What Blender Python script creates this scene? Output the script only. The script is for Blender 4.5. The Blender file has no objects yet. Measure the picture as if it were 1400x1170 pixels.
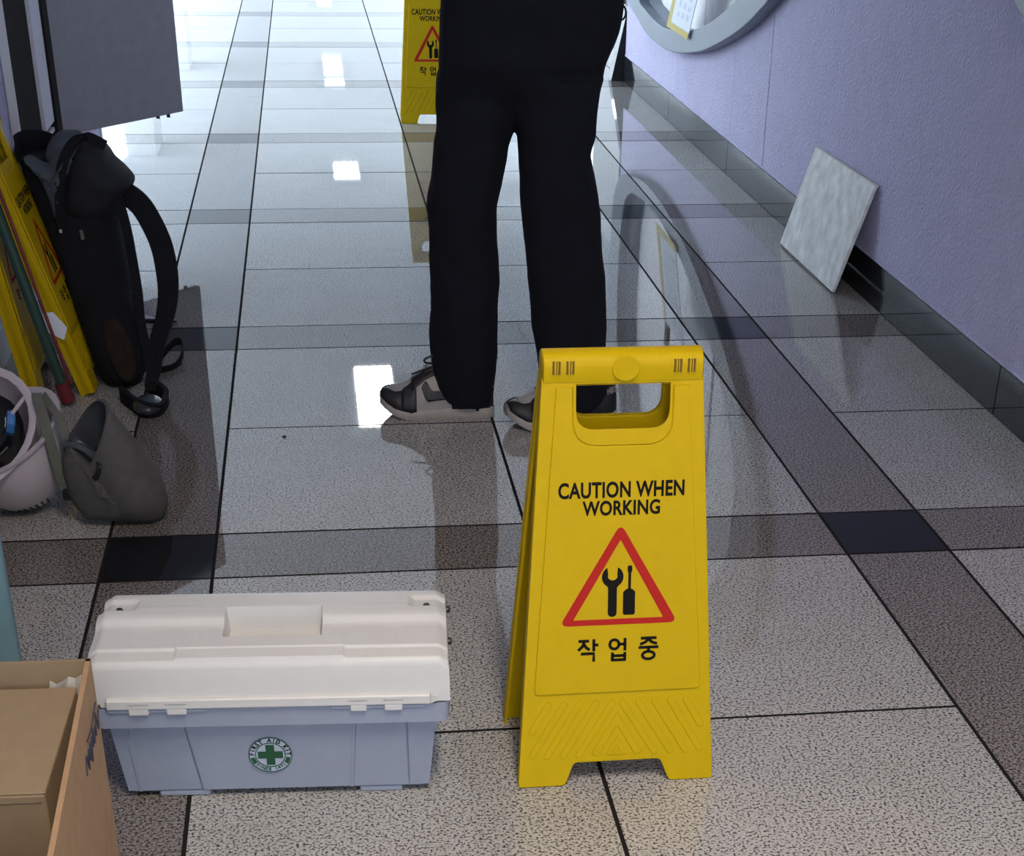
import bpy, bmesh, math, random
from mathutils import Vector, Matrix, Euler
random.seed(7)
SC = bpy.context.scene
COL = SC.collection
PI = math.pi
R = math.radians

# ------------------------------------------------------------------ camera
cd = bpy.data.cameras.new('camera')
cam = bpy.data.objects.new('camera', cd)
COL.objects.link(cam)
F_PX, PX, PY, PITCH, YAW, ROLL, CAM_H = 2177.29, 740.18, 1065.91, 0.555938, 0.140965, -0.0203547, 1.212906
sp, cp, sy, cy, sr, cr = math.sin(PITCH), math.cos(PITCH), math.sin(YAW), math.cos(YAW), math.sin(ROLL), math.cos(ROLL)
fw = Vector((sy*cp, cy*cp, -sp)); rt = Vector((cy, -sy, 0)); dn = fw.cross(rt)
rt2 = rt*cr + dn*sr; dn2 = -rt*sr + dn*cr
M = Matrix(((rt2.x, -dn2.x, -fw.x, 0), (rt2.y, -dn2.y, -fw.y, 0), (rt2.z, -dn2.z, -fw.z, CAM_H), (0, 0, 0, 1)))
cam.matrix_world = M
cd.sensor_fit = 'HORIZONTAL'; cd.sensor_width = 36
cd.lens = F_PX/1400*36
cd.shift_x = -(PX-700)/1400
cd.shift_y = (PY-585)/1400
cd.clip_start = .05; cd.clip_end = 300
SC.camera = cam

# ------------------------------------------------------------------ world, lamps, exposure
SC.view_settings.view_transform = 'Standard'
SC.view_settings.look = 'None'
SC.view_settings.gamma = 1
SC.view_settings.use_curve_mapping = False
SC.view_settings.exposure = 0.10
w = bpy.data.worlds.new('daylight'); SC.world = w; w.use_nodes = True
bg = w.node_tree.nodes['Background']
bg.inputs[0].default_value = (.72, .86, 1.0, 1)
bg.inputs[1].default_value = 4.2
LAMP_FAR, LAMP_NEAR = 20.0, 52.0
CEIL = 2.6

# ------------------------------------------------------------------ materials
MATS = {}
def mat(name, col, rough=.5, metal=0, noise=0, nscale=60, bump=0, bscale=200, coat=0, spec=.5, emit=0, trans=0, alpha=1, sheen=0, bdist=.004):
    if name in MATS: return MATS[name]
    m = bpy.data.materials.new(name); m.use_nodes = True
    nt = m.node_tree; b = nt.nodes['Principled BSDF']
    b.inputs['Base Color'].default_value = (*col, 1)
    b.inputs['Roughness'].default_value = rough
    b.inputs['Metallic'].default_value = metal
    b.inputs['Coat Weight'].default_value = coat
    b.inputs['Specular IOR Level'].default_value = spec
    b.inputs['Sheen Weight'].default_value = sheen
    if trans: b.inputs['Transmission Weight'].default_value = trans
    if emit:
        b.inputs['Emission Color'].default_value = (*col, 1); b.inputs['Emission Strength'].default_value = emit
    tc = nt.nodes.new('ShaderNodeTexCoord')
    if noise:
        n = nt.nodes.new('ShaderNodeTexNoise'); n.inputs['Scale'].default_value = nscale; n.inputs['Detail'].default_value = 5
        nt.links.new(tc.outputs['Object'], n.inputs['Vector'])
        r = nt.nodes.new('ShaderNodeValToRGB')
        r.color_ramp.elements[0].position = .3; r.color_ramp.elements[1].position = .7
        r.color_ramp.elements[0].color = (*[c*(1-noise) for c in col], 1)
        r.color_ramp.elements[1].color = (*[min(1, c*(1+noise)) for c in col], 1)
        nt.links.new(n.outputs['Fac'], r.inputs['Fac']); nt.links.new(r.outputs['Color'], b.inputs['Base Color'])
    if bump:
        n = nt.nodes.new('ShaderNodeTexNoise'); n.inputs['Scale'].default_value = bscale; n.inputs['Detail'].default_value = 4
        nt.links.new(tc.outputs['Object'], n.inputs['Vector'])
        bp = nt.nodes.new('ShaderNodeBump'); bp.inputs['Strength'].default_value = bump; bp.inputs['Distance'].default_value = bdist
        nt.links.new(n.outputs['Fac'], bp.inputs['Height']); nt.links.new(bp.outputs['Normal'], b.inputs['Normal'])
    MATS[name] = m
    return m

def granite(name, dark, mid, light, t0, t1, rough=.015, scale=260, spec=.42):
    m = bpy.data.materials.new(name); m.use_nodes = True
    nt = m.node_tree; b = nt.nodes['Principled BSDF']; L = nt.links
    g = nt.nodes.new('ShaderNodeNewGeometry')
    n = nt.nodes.new('ShaderNodeTexNoise'); n.inputs['Scale'].default_value = scale; n.inputs['Detail'].default_value = 3; n.inputs['Roughness'].default_value = .6
    L.new(g.outputs['Position'], n.inputs['Vector'])
    r = nt.nodes.new('ShaderNodeValToRGB'); cr_ = r.color_ramp
    cr_.elements[0].position = t0; cr_.elements[0].color = (*dark, 1)
    cr_.elements[1].position = t1; cr_.elements[1].color = (*light, 1)
    e = cr_.elements.new((t0*1.6+t1)/2.6); e.color = (*mid, 1)
    L.new(n.outputs['Fac'], r.inputs['Fac'])
    # broad cloudiness and a value of its own for every slab
    n2 = nt.nodes.new('ShaderNodeTexNoise'); n2.inputs['Scale'].default_value = 7; n2.inputs['Detail'].default_value = 3
    L.new(g.outputs['Position'], n2.inputs['Vector'])
    oi = nt.nodes.new('ShaderNodeObjectInfo')
    ma = nt.nodes.new('ShaderNodeMath'); ma.operation = 'MULTIPLY_ADD'; ma.inputs[1].default_value = .14; ma.inputs[2].default_value = .82
    L.new(oi.outputs['Random'], ma.inputs[0])
    mb_ = nt.nodes.new('ShaderNodeMath'); mb_.operation = 'MULTIPLY_ADD'; mb_.inputs[1].default_value = .22
    L.new(n2.outputs['Fac'], mb_.inputs[0]); L.new(ma.outputs[0], mb_.inputs[2])
    mx = nt.nodes.new('ShaderNodeMix'); mx.data_type = 'RGBA'; mx.blend_type = 'MULTIPLY'; mx.inputs['Factor'].default_value = 1
    L.new(r.outputs['Color'], mx.inputs['A']); L.new(mb_.outputs[0], mx.inputs['B'])
    L.new(mx.outputs['Result'], b.inputs['Base Color'])
    b.inputs['Roughness'].default_value = rough
    b.inputs['Specular IOR Level'].default_value = spec
    # slightly uneven polish: stretches reflections a little
    bp = nt.nodes.new('ShaderNodeBump'); bp.inputs['Strength'].default_value = .006; bp.inputs['Distance'].default_value = .02
    n3 = nt.nodes.new('ShaderNodeTexNoise'); n3.inputs['Scale'].default_value = 5; n3.inputs['Detail'].default_value = 1
    L.new(g.outputs['Position'], n3.inputs['Vector']); L.new(n3.outputs['Fac'], bp.inputs['Height']); L.new(bp.outputs['Normal'], b.inputs['Normal'])
    MATS[name] = m
    return m

G_LIGHT = granite('grey granite', (.060, .055, .050), (.34, .328, .31), (.50, .485, .46), .41, .53, scale=235)
G_BROWN = granite('brown granite', (.03, .026, .024), (.15, .132, .12), (.29, .26, .235), .40, .57, scale=235)
G_BLACK = granite('black granite', (.007, .007, .009), (.010, .010, .013), (.015, .015, .019), .36, .6, .06, spec=.12)
G_SKIRT = granite('black polished skirting', (.008, .009, .011), (.012, .013, .016), (.02, .022, .026), .36, .6, .06, spec=.12)
M_GROUT = mat('grout', (.016, .015, .015), .95, spec=.1)
M_LILAC = mat('lilac wall finish', (.62, .59, .81), .8, noise=.04, nscale=18, bump=1.0, bscale=120, bdist=.010)
M_GROOVE = mat('groove shadow gap', (.02, .02, .03), .9)
M_WHITE = mat('white paint', (.75, .76, .77), .6, noise=.04, nscale=8)
M_CEIL = mat('ceiling board', (.72, .74, .77), .9)
M_RING = mat('blue grey lacquer', (.19, .225, .27), .45, noise=.05, nscale=10)
M_NICHE = mat('white boards', (.86, .85, .86), .6, noise=.06, nscale=14)
M_DARK = mat('dark recess', (.03, .03, .032), .7)
M_STEEL = mat('grey painted steel', (.34, .335, .36), .5, noise=.06, nscale=25)
M_OLIVE = mat('olive grey steel', (.022, .022, .020), .8, spec=.1)
M_LITWALL = mat('lit wall lilac', (.85, .84, .92), .6, noise=.06, nscale=90)  # pale lilac with the brightness of a lit wall put into the colour
M_YEL = mat('yellow plastic', (.585, .395, .001), .5, noise=.03, nscale=40, bump=.03, bscale=300, spec=.15)
M_YELIN = mat('yellow plastic back', (.55, .37, .012), .45)
M_RED = mat('red print', (.46, .022, .016), .7, spec=.12)
M_INK = mat('black print', (.010, .009, .008), .8, spec=.12)
M_KITB = mat('pale blue plastic', (.31, .345, .43), .45, noise=.03, nscale=30, bump=.03, bscale=500)
M_KITW = mat('white plastic', (.65, .64, .61), .45, noise=.02, nscale=30, bump=.03, bscale=500)
M_GREEN = mat('green print', (.012, .085, .035), .5)
M_CARD = mat('corrugated cardboard', (.42, .265, .14), .85, noise=.07, nscale=35, bump=.06, bscale=260)
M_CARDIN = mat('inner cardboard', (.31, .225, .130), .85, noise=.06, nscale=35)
M_PEN = mat('blue pen', (.03, .03, .06), .6)
M_TAPE = mat('clear tape', (.55, .52, .45), .25)
M_TEAL = mat('pale teal plastic', (.20, .36, .41), .55, noise=.06, nscale=9)
M_HAT = mat('white helmet plastic', (.60, .535, .56), .3, noise=.03, nscale=15)
M_LINER = mat('dark liner', (.035, .036, .042), .8, bump=.2, bscale=300)
M_BLUE = mat('blue plastic', (.06, .22, .55), .4)
M_NAVY = mat('deep blue plastic', (.02, .03, .22), .4)
M_STRAP = mat('olive webbing', (.13, .135, .11), .85, bump=.3, bscale=500)
M_BAG = mat('grey canvas', (.088, .083, .079), .92, noise=.12, nscale=45, bump=.35, bscale=420)
M_BAGIN = mat('grey lining', (.06, .064, .074), .9, noise=.1, nscale=45)
M_BP = mat('black nylon', (.006, .0065, .009), .85, spec=.25, noise=.2, nscale=30, bump=.3, bscale=260)
M_BP2 = mat('charcoal nylon', (.016, .017, .021), .8, spec=.3, noise=.2, nscale=20, bump=.3, bscale=200)
M_CLOTH = mat('slate cloth', (.065, .078, .095), .95, noise=.2, nscale=25, bump=.4, bscale=90)
M_RUST = mat('rust leather patch', (.022, .013, .010), .9, spec=.2, noise=.2, nscale=40)
M_TROU = mat('black trouser cloth', (.006, .007, .011), .95, spec=.25, noise=.15, nscale=20, bump=.2, bscale=400)
M_SHOEW = mat('off white leather', (.34, .32, .30), .55, noise=.06, nscale=30)
M_SOLE = mat('pale rubber', (.40, .365, .33), .6, noise=.08, nscale=60)
M_SHOEB = mat('black leather', (.012, .012, .014), .5, bump=.1, bscale=300)
M_SKIN = mat('skin', (.55, .36, .27), .55)
M_HAIR = mat('black hair', (.01, .009, .009), .6)
M_STONE = mat('grey stone tile', (.70, .71, .68), .6, noise=.22, nscale=22, bump=.1, bscale=120)
M_STONEE = mat('pale tile edge', (.50, .50, .47), .7)
M_PAPER = mat('white paper', (.80, .84, .90), .7)
M_YTAPE = mat('yellow tape', (.62, .50, .16), .6)
M_BPRINT = mat('pale blue print', (.62, .68, .78), .6)
M_POLE = mat('green metal', (.022, .060, .042), .45)
M_TIP = mat('dark red plastic', (.16, .012, .018), .5)
M_BUCK = mat('black buckle plastic', (.015, .015, .017), .3)
M_GLOSS = mat('clear dark plastic', (.03, .034, .042), .28)
M_RIVET = mat('dark rivet', (.03, .03, .03), .4, metal=.5)
M_LAMP = mat('lamp diffuser', (1.0, 1.0, 1.0), .5, emit=LAMP_FAR)
M_LAMPN = mat('warm lamp diffuser', (1.0, .87, .72), .5, emit=LAMP_NEAR)

# ------------------------------------------------------------------ helpers
def link(name, me, m=None, parent=None, loc=None, rot=None, smooth=None):
    o = bpy.data.objects.new(name, me); COL.objects.link(o)
    if m is not None:
        for x in (m if isinstance(m, (list, tuple)) else [m]): me.materials.append(x)
    if parent is not None: o.parent = parent
    if loc is not None: o.location = loc
    if rot is not None: o.rotation_euler = rot
    if smooth is not None and len(me.polygons):
        me.polygons.foreach_set('use_smooth', [True]*len(me.polygons))
        me.set_sharp_from_angle(angle=R(smooth))
    return o

def tag(o, label=None, cat=None, group=None, kind=None):
    if label: o['label'] = label
    if cat: o['category'] = cat
    if group: o['group'] = group
    if kind: o['kind'] = kind
    return o

def empty(name, loc, rz=0, label=None, cat=None, group=None, rot=None):
    o = bpy.data.objects.new(name, None); COL.objects.link(o)
    o.location = loc; o.rotation_euler = rot if rot else (0, 0, rz); o.empty_display_size = .05
    return tag(o, label, cat, group)

def copy_tree(o, parent=None):
    c = o.copy(); COL.objects.link(c); c.parent = parent
    for ch in list(o.children): copy_tree(ch, c)
    return c

def fin(bm, name='m'):
    bmesh.ops.recalc_face_normals(bm, faces=bm.faces)
    me = bpy.data.meshes.new(name); bm.to_mesh(me); bm.free(); return me

def b_box(bm, x0, x1, y0, y1, z0, z1, bev=0, seg=1, mtx=None):
    vs = [bm.verts.new((x, y, z)) for x in (x0, x1) for y in (y0, y1) for z in (z0, z1)]
    fs = [bm.faces.new([vs[i] for i in q]) for q in ((0, 1, 3, 2), (4, 6, 7, 5), (0, 4, 5, 1), (2, 3, 7, 6), (0, 2, 6, 4), (1, 5, 7, 3))]
    if bev:
        es = set(e for f in fs for e in f.edges)
        r = bmesh.ops.bevel(bm, geom=list(es), offset=bev, segments=seg, affect='EDGES', profile=.5)
        vs = list(set(v for f in r['faces'] for v in f.verts) | set(v for v in vs if v.is_valid))
    if mtx is not None: bmesh.ops.transform(bm, matrix=mtx, verts=[v for v in vs if v.is_valid])

def box(x0, x1, y0, y1, z0, z1, bev=0, seg=1):
    bm = bmesh.new(); b_box(bm, x0, x1, y0, y1, z0, z1, bev, seg); return fin(bm)

def b_loft(bm, rings, cap0=True, cap1=True, closed=True):
    rv = [[bm.verts.new(p) for p in r] for r in rings]
    n = len(rv[0])
    for a, b in zip(rv, rv[1:]):
        for i in range(n if closed else n-1):
            j = (i+1) % n
            bm.faces.new((a[i], a[j], b[j], b[i]))
    if cap0 and closed: bm.faces.new(rv[0][::-1])
    if cap1 and closed: bm.faces.new(rv[-1])
    return rv

def loft(rings, cap0=True, cap1=True, closed=True):
    bm = bmesh.new(); b_loft(bm, rings, cap0, cap1, closed); return fin(bm)

def cr_spline(pts, n=6, closed=False):
    P = [Vector(p) for p in pts]; out = []; N = len(P)
    rng = range(N if closed else N-1)
    for i in rng:
        if closed: a, b, c, d = P[(i-1) % N], P[i], P[(i+1) % N], P[(i+2) % N]
        else: a, b, c, d = P[max(i-1, 0)], P[i], P[i+1], P[min(i+2, N-1)]
        for k in range(n):
            t = k/n
            out.append(.5*((2*b)+(c-a)*t+(2*a-5*b+4*c-d)*t*t+(3*b-a-3*c+d)*t**3))
    if not closed: out.append(P[-1].copy())
    return out

def frames(pts, up=Vector((0, 0, 1))):
    fr = []; N = len(pts)
    for i in range(N):
        t = (pts[min(i+1, N-1)]-pts[max(i-1, 0)]).normalized()
        s = t.cross(up)
        if s.length < 1e-4: s = t.cross(Vector((0, 1, 0)))
        s.normalize(); u = s.cross(t).normalized(); fr.append((t, s, u))
    return fr

def b_tube(bm, pts, r, n=8, up=Vector((0, 0, 1)), flat=1.0):
    pts = [Vector(p) for p in pts]; rings = []
    for i, (p, (t, s, u)) in enumerate(zip(pts, frames(pts, up))):
        rr = r(i/(len(pts)-1)) if callable(r) else r
        rings.append([p + s*math.cos(a)*rr + u*math.sin(a)*rr*flat for a in [2*PI*k/n for k in range(n)]])
    b_loft(bm, rings)

def tube(pts, r, n=8, up=Vector((0, 0, 1)), flat=1.0):
    bm = bmesh.new(); b_tube(bm, pts, r, n, up, flat); return fin(bm)

def ribbon(pts, width, thick, wdir=None, up=Vector((0, 0, 1))):
    """A strap: rectangular section swept along pts; wdir is the direction of its width."""
    pts = [Vector(p) for p in pts]; rings = []; N = len(pts)
    for i, p in enumerate(pts):
        t = (pts[min(i+1, N-1)]-pts[max(i-1, 0)]).normalized()
        s = Vector(wdir) if wdir is not None else t.cross(up)
        s = (s - t*s.dot(t)).normalized(); u = s.cross(t)
        wd = width(i/(N-1)) if callable(width) else width
        a, b = s*wd/2, u*thick/2
        rings.append([p-a*.9-b, p+a*.9-b, p+a, p+a*.9+b, p-a*.9+b, p-a])
    return loft(rings)

def lathe(prof, n=24):
    return loft([[(r*math.cos(2*PI*k/n), r*math.sin(2*PI*k/n), z) for k in range(n)] for r, z in prof])

def xform(me, mtx): me.transform(mtx); return me
def move(me, x=0, y=0, z=0): me.transform(Matrix.Translation((x, y, z))); return me

def curve_mesh(cu):
    o = bpy.data.objects.new('tmp', cu)
    me = bpy.data.meshes.new_from_object(o)
    bpy.data.objects.remove(o); bpy.data.curves.remove(cu)
    return me

def plate(loops, depth, bevel=0.0):
    """Flat plate cut from closed outlines (x, y); later loops are holes; lies in XY from z=0 up to depth."""
    cu = bpy.data.curves.new('tmp', 'CURVE'); cu.dimensions = '2D'; cu.fill_mode = 'BOTH'
    cu.extrude = max(depth/2-bevel, 0); cu.bevel_depth = bevel; cu.bevel_resolution = 1
    if bevel: cu.offset = -bevel
    for lp in loops:
        s = cu.splines.new('POLY'); s.points.add(len(lp)-1); s.use_cyclic_u = True
        for p, q in zip(s.points, lp): p.co = (q[0], q[1], 0, 1)
    me = curve_mesh(cu); me.transform(Matrix.Translation((0, 0, depth/2))); me.materials.clear(); return me

def text_mesh(s, size, depth=.0006, weight=0.0, space=1.0):
    cu = bpy.data.curves.new('tmp', 'FONT'); cu.body = s; cu.size = size; cu.align_x = 'CENTER'; cu.align_y = 'CENTER'
    cu.extrude = depth/2; cu.offset = weight; cu.space_character = space; cu.resolution_u = 4
    me = curve_mesh(cu); me.transform(Matrix.Translation((0, 0, depth/2))); me.materials.clear(); return me

def fit_box(me, x0, x1, y0, y1):
    xs = [v.co.x for v in me.vertices]; ys = [v.co.y for v in me.vertices]
    a, b, c, d = min(xs), max(xs), min(ys), max(ys)
    sx, sy_ = (x1-x0)/(b-a), (y1-y0)/(d-c)
    for v in me.vertices: v.co.x = x0+(v.co.x-a)*sx; v.co.y = y0+(v.co.y-c)*sy_
    return me

UPRIGHT = Matrix(((1, 0, 0, 0), (0, 0, -1, 0), (0, 1, 0, 0), (0, 0, 0, 1)))   # (x, y, z) -> (x, -z, y): a plate stands up facing -Y
def stand(me, x=0, y=0, z=0): me.transform(Matrix.Translation((x, y, z)) @ UPRIGHT); return me

def rrect(x0, x1, y0, y1, r, n=5):
    out = []
    for cx, cy_, a0 in ((x1-r, y1-r, 0), (x0+r, y1-r, 90), (x0+r, y0+r, 180), (x1-r, y0+r, 270)):
        for k in range(n+1):
            a = R(a0+90*k/n); out.append((cx+r*math.cos(a), cy_+r*math.sin(a)))
    return out

def rpoly(pts, r, n=4):
    out = []; N = len(pts); P = [Vector(p) for p in pts]
    for i in range(N):
        a, b, c = P[i-1], P[i], P[(i+1) % N]
        rr = r[i] if isinstance(r, (list, tuple)) else r
        d1, d2 = (a-b), (c-b); l = min(rr, d1.length*.45, d2.length*.45)
        if l <= 1e-6: out.append(tuple(b)); continue
        p, q = b+d1.normalized()*l, b+d2.normalized()*l
        for k in range(n+1):
            t = k/n; out.append(tuple(p*(1-t)**2+b*2*t*(1-t)+q*t*t))
    return out

def circle(cx, cy_, rx, ry=None, n=32):
    ry = ry or rx
    return [(cx+rx*math.cos(2*PI*k/n), cy_+ry*math.sin(2*PI*k/n)) for k in range(n)]

def ell(cx, cy_, z, rx, ry, n=20, rot=0, pw=1.0):
    out = []
    for k in range(n):
        a = 2*PI*k/n; c, s = math.cos(a), math.sin(a)
        x = math.copysign(abs(c)**pw, c)*rx; y = math.copysign(abs(s)**pw, s)*ry
        out.append((cx+x*math.cos(rot)-y*math.sin(rot), cy_+x*math.sin(rot)+y*math.cos(rot), z))
    return out

# ================================================================== THE SETTING
XA, W, T, Y0, XD, XL = -.225024, .2, .589435, 2.673094, 1.527797, -.788
PER = 2*T+W
XLW = XL
Y_ST = -3.4
Y_RE, Y_LE = 8.36, 6.471       # ends of right and left corridor walls
TZ, GAP = .006, .0028

# floor slab; its top lies under the tiles as the grout bed, level with the tile faces elsewhere
X_LO, X_HI = XA-W-4*T, XD+2*T
Y_LO, Y_HI = Y0-PER, Y0+8*PER
bm = bmesh.new()
def fquad(x0, x1, y0, y1, z, mi):
    f = bm.faces.new([bm.verts.new(p) for p in ((x0, y0, z), (x1, y0, z), (x1, y1, z), (x0, y1, z))]); f.material_index = mi
fquad(X_LO, X_HI, Y_LO, Y_HI, -.0012, 0)
fquad(-2.4, X_LO, -6, 46, 0, 1); fquad(X_HI, 3.1, -6, 46, 0, 1); fquad(X_LO, X_HI, -6, Y_LO, 0, 1); fquad(X_LO, X_HI, Y_HI, 46, 0, 1)
floor = tag(link('floor', fin(bm), [M_GROUT, G_LIGHT]), kind='structure')

TCACHE = {}
def tile(x0, x1, y0, y1, m, name):
    sx, sy_ = x1-x0-2*GAP, y1-y0-2*GAP
    key = (round(sx, 3), round(sy_, 3), m.name)
    if key not in TCACHE:
        me = box(-sx/2, sx/2, -sy_/2, sy_/2, -TZ, 0, .0004); me.materials.append(m); me.materials.append(M_GROUT); TCACHE[key] = me
        for p in me.polygons: p.material_index = 0 if p.normal.z > .95 else 1
    link(name, TCACHE[key], None, floor, ((x0+x1)/2, (y0+y1)/2, random.uniform(-.0004, .0003)))

cols = []
x = XA
strips = {'a': (XA-W, XA), 'b': (XA+2*T, XA+2*T+W)}
for k in range(-1, 8):
    yb = Y0+k*PER; yt = yb+W; ym = yt+T; ye = yb+PER
    wide = [(XA, XA+T), (XA+T, XA+2*T), (XA+2*T+W, XD), (XA-W-T, XA-W)]
    if ye > Y_LE-.2: wide += [(XA-W-2*T, XA-W-T)]
    if ye > Y_LE+2: wide += [(XA-W-3*T, XA-W-2*T)]
    if yb > Y_RE-.8: wide += [(XD, XD+T)]
    for (a, b) in wide:
        b2 = b
        tile(a, b2, yb, yt, G_BROWN, 'border_tile')
        tile(a, b2, yt, ym, G_LIGHT, 'granite_tile')
        tile(a, b2, ym, ye, G_LIGHT, 'granite_tile')
    for (a, b) in strips.values():
        tile(a, b, yb, yt, G_BLACK, 'black_tile')
        tile(a, b, yt, ye, G_BROWN, 'strip_tile')

# ---------------------------------------------------------------- right wall with its oval windows
SK = .115
outer_low = [(8.089, .39), (7.833, .342), (7.631, .311), (7.407, .297), (7.131, .300), (6.879, .320), (6.619, .356), (6.432, .389), (6.187, .446), (5.963, .505), (5.779, .564), (5.665, .608), (5.566, .648)]
inner_low = [(7.814, .418), (7.655, .396), (7.43, .378), (7.171, .377), (6.785, .411), (6.459, .471), (6.264, .52), (6.127, .561), (6.009, .603)]
outer = outer_low + [(5.30, .79), (5.12, .97), (5.05, 1.18), (5.15, 1.42), (5.5, 1.68), (6.05, 1.86), (6.8, 1.95), (7.5, 1.9), (8.03, 1.66), (8.28, 1.25), (8.31, .85), (8.26, .53)]
inner = inner_low + [(5.78, .71), (5.55, .87), (5.45, 1.08), (5.55, 1.33), (5.85, 1.58), (6.4, 1.76), (7.1, 1.79), (7.7, 1.58), (7.99, 1.2), (8.05, .82), (7.98, .52)]
OUT = [tuple(p)[:2] for p in cr_spline([(a, b, 0) for a, b in outer], 4, True)]
INN = [tuple(p)[:2] for p in cr_spline([(a, b, 0) for a, b in inner], 5, True)]
def yrange(loop): return min(p[0] for p in loop), max(p[0] for p in loop)
def hits(loop, y):
    zs = []
    for (a, b), (c, d) in zip(loop, loop[1:]+loop[:1]):
        if (a <= y < c) or (c <= y < a): zs.append(b+(d-b)*(y-a)/(c-a))
    return (min(zs), max(zs)) if len(zs) >= 2 else None
HOLE = INN
SHIFT2 = (-4.56, .445)
HOLE2 = [(a+SHIFT2[0], b+SHIFT2[1]) for a, b in HOLE]
def wall_piece(ya, yb, xf, xb, z0, z1):
    """A wall panel between ya and yb with the oval openings left out."""
    n = max(2, int((yb-ya)/.03)); bm = bmesh.new()
    for i in range(n):
        a, b = ya+(yb-ya)*i/n, ya+(yb-ya)*(i+1)/n
        done = False
        for h in (HOLE, HOLE2):
            ha, hb = hits(h, a), hits(h, b)
            if ha or hb:
                ha = ha or ((hb[0]+hb[1])/2,)*2; hb = hb or ((ha[0]+ha[1])/2,)*2
                for q in (((a, z0), (b, z0), (b, hb[0]), (a, ha[0])), ((a, ha[1]), (b, hb[1]), (b, z1), (a, z1))):
                    bm.faces.new([bm.verts.new((xf, y, z)) for y, z in q])
                done = True; break
        if not done: bm.faces.new([bm.verts.new((xf, y, z)) for y, z in ((a, z0), (b, z0), (b, z1), (a, z1))])
    # edges turned back into the joints, and a chamfered foot
    for y in (ya, yb): bm.faces.new([bm.verts.new(p) for p in ((xf, y, z0), (xb, y, z0), (xb, y, z1), (xf, y, z1))])
    bm.faces.new([bm.verts.new(p) for p in ((xf, ya, z0), (xf, yb, z0), (xb, yb, z0-.006), (xb, ya, z0-.006))])
    bmesh.ops.remove_doubles(bm, verts=bm.verts, dist=.0005)
    return fin(bm)
# the body of the wall behind the panels (thick, with the same openings)
bm = bmesh.new()
b_box(bm, XD+.26, XD+.30, Y_ST, Y_RE, 0, CEIL)
b_box(bm, XD+.012, XD+.30, Y_RE-.05, Y_RE, 0, CEIL)
wall_right = tag(link('wall_right', fin(bm), M_LILAC), kind='structure')
for ya, yb in ((Y_ST, 5.6450), (5.6530, 6.1420), (6.1460, Y_RE)):
    link('wall_panel', wall_piece(ya, yb, XD+.001, XD+.012, SK+.007, CEIL), M_LILAC, wall_right)
link('joint_strip', box(XD+.010, XD+.02, 5.63, 5.665, SK, .56), M_GROOVE, wall_right)
link('joint_strip', box(XD+.010, XD+.02, 6.13, 6.155, SK, .43), M_GROOVE, wall_right)
sk = tag(link('baseboard_right', box(XD+.006, XD+.02, Y_ST, Y_RE, 0, SK), M_GROUT), kind='structure')
for i, (ya, yb) in enumerate(((-1.2, .66), (.66, 2.06), (2.06, 3.415), (3.415, 4.78), (4.78, 6.14), (6.14, 7.25), (7.25, Y_RE))):
    link('skirting_stone', box(XD-.004, XD+.012, ya+.0012, yb-.0012, 0, SK, .0015), G_SKIRT, sk)
tr = tag(link('trim_1', box(XD-.002, XD+.008, Y_ST, Y_RE, SK-.001, SK+.006, .002), M_LILAC), kind='structure')
# dark stone foot at the end of the wall
bm = bmesh.new()
b_loft(bm, [[(XD-.064, Y_RE+.01, 0), (XD+.30, Y_RE+.01, 0), (XD+.30, Y_RE+.10, 0), (XD-.064, Y_RE+.10, 0)],
            [(XD+.006, Y_RE+.01, .33), (XD+.30, Y_RE+.01, .33), (XD+.30, Y_RE+.10, .33), (XD+.006, Y_RE+.10, .33)]])
b_box(bm, XD+.003, XD+.30, Y_RE+.005, Y_RE+.06, .33, CEIL)
tag(link('trim_2', fin(bm), G_SKIRT), kind='structure')

def oval_window(n, shift):
    sh = lambda L: [(a+shift[0], b+shift[1]) for a, b in L]
    o_, i_ = sh(OUT), sh(INN)
    me = plate([o_, i_], .049, .003)
    # plate XY -> wall plane: x -> Y, y -> Z, z -> -X (towards the corridor)
    Mx = Matrix(((0, 0, -1, XD), (1, 0, 0, 0), (0, 1, 0, 0), (0, 0, 0, 1)))
    me.transform(Mx)
    fr = tag(link('window_%d' % n, me, M_RING, smooth=40), kind='structure')
    # the deep reveal
    bm = bmesh.new()
    b_loft(bm, [[(XD-.046, a, b) for a, b in i_], [(XD+.115, a, b) for a, b in i_]], False, False)
    link('reveal', fin(bm), M_RING, fr, smooth=40)
    lo, hi = yrange(i_); zlo = min(b for a, b in i_); zhi = max(b for a, b in i_)
    ys = [lo-.1, lo+.25, lo+.62, lo+.98, lo+1.46, lo+1.82] if n == 2 else [5.40, 5.82, 6.26, 6.91, 7.22, 7.34, 7.85, 8.14]
    for a, b in zip(ys, ys[1:]+[hi+.1]):
        if n == 1 and abs(a-7.22) < .001: continue          # one board is missing: a dark gap
        link('niche_board', box(XD+.055, XD+.07, a+.004, b-.004, zlo-.05, zhi+.05, .002), M_NICHE, fr)
    link('niche_back', box(XD+.115, XD+.125, lo-.1, hi+.1, zlo-.05, zhi+.05), M_DARK, fr)
    return fr
oval_window(1, (0, 0))
oval_window(2, SHIFT2)

# ---------------------------------------------------------------- left wall
wl = tag(link('wall_left', box(XLW-.25, XLW, Y_ST, Y_LE, 0, CEIL), M_LILAC), kind='structure')
bm = bmesh.new()
b_box(bm, XLW-.25, XLW+.004, Y_LE-.035, Y_LE+.004, 0, CEIL, .001)
tag(link('trim_3', fin(bm), M_WHITE), kind='structure')
tag(link('baseboard_left', box(XLW, XLW+.012, Y_ST, Y_LE-.04, 0, .085, .002), M_WHITE), kind='structure')

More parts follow.
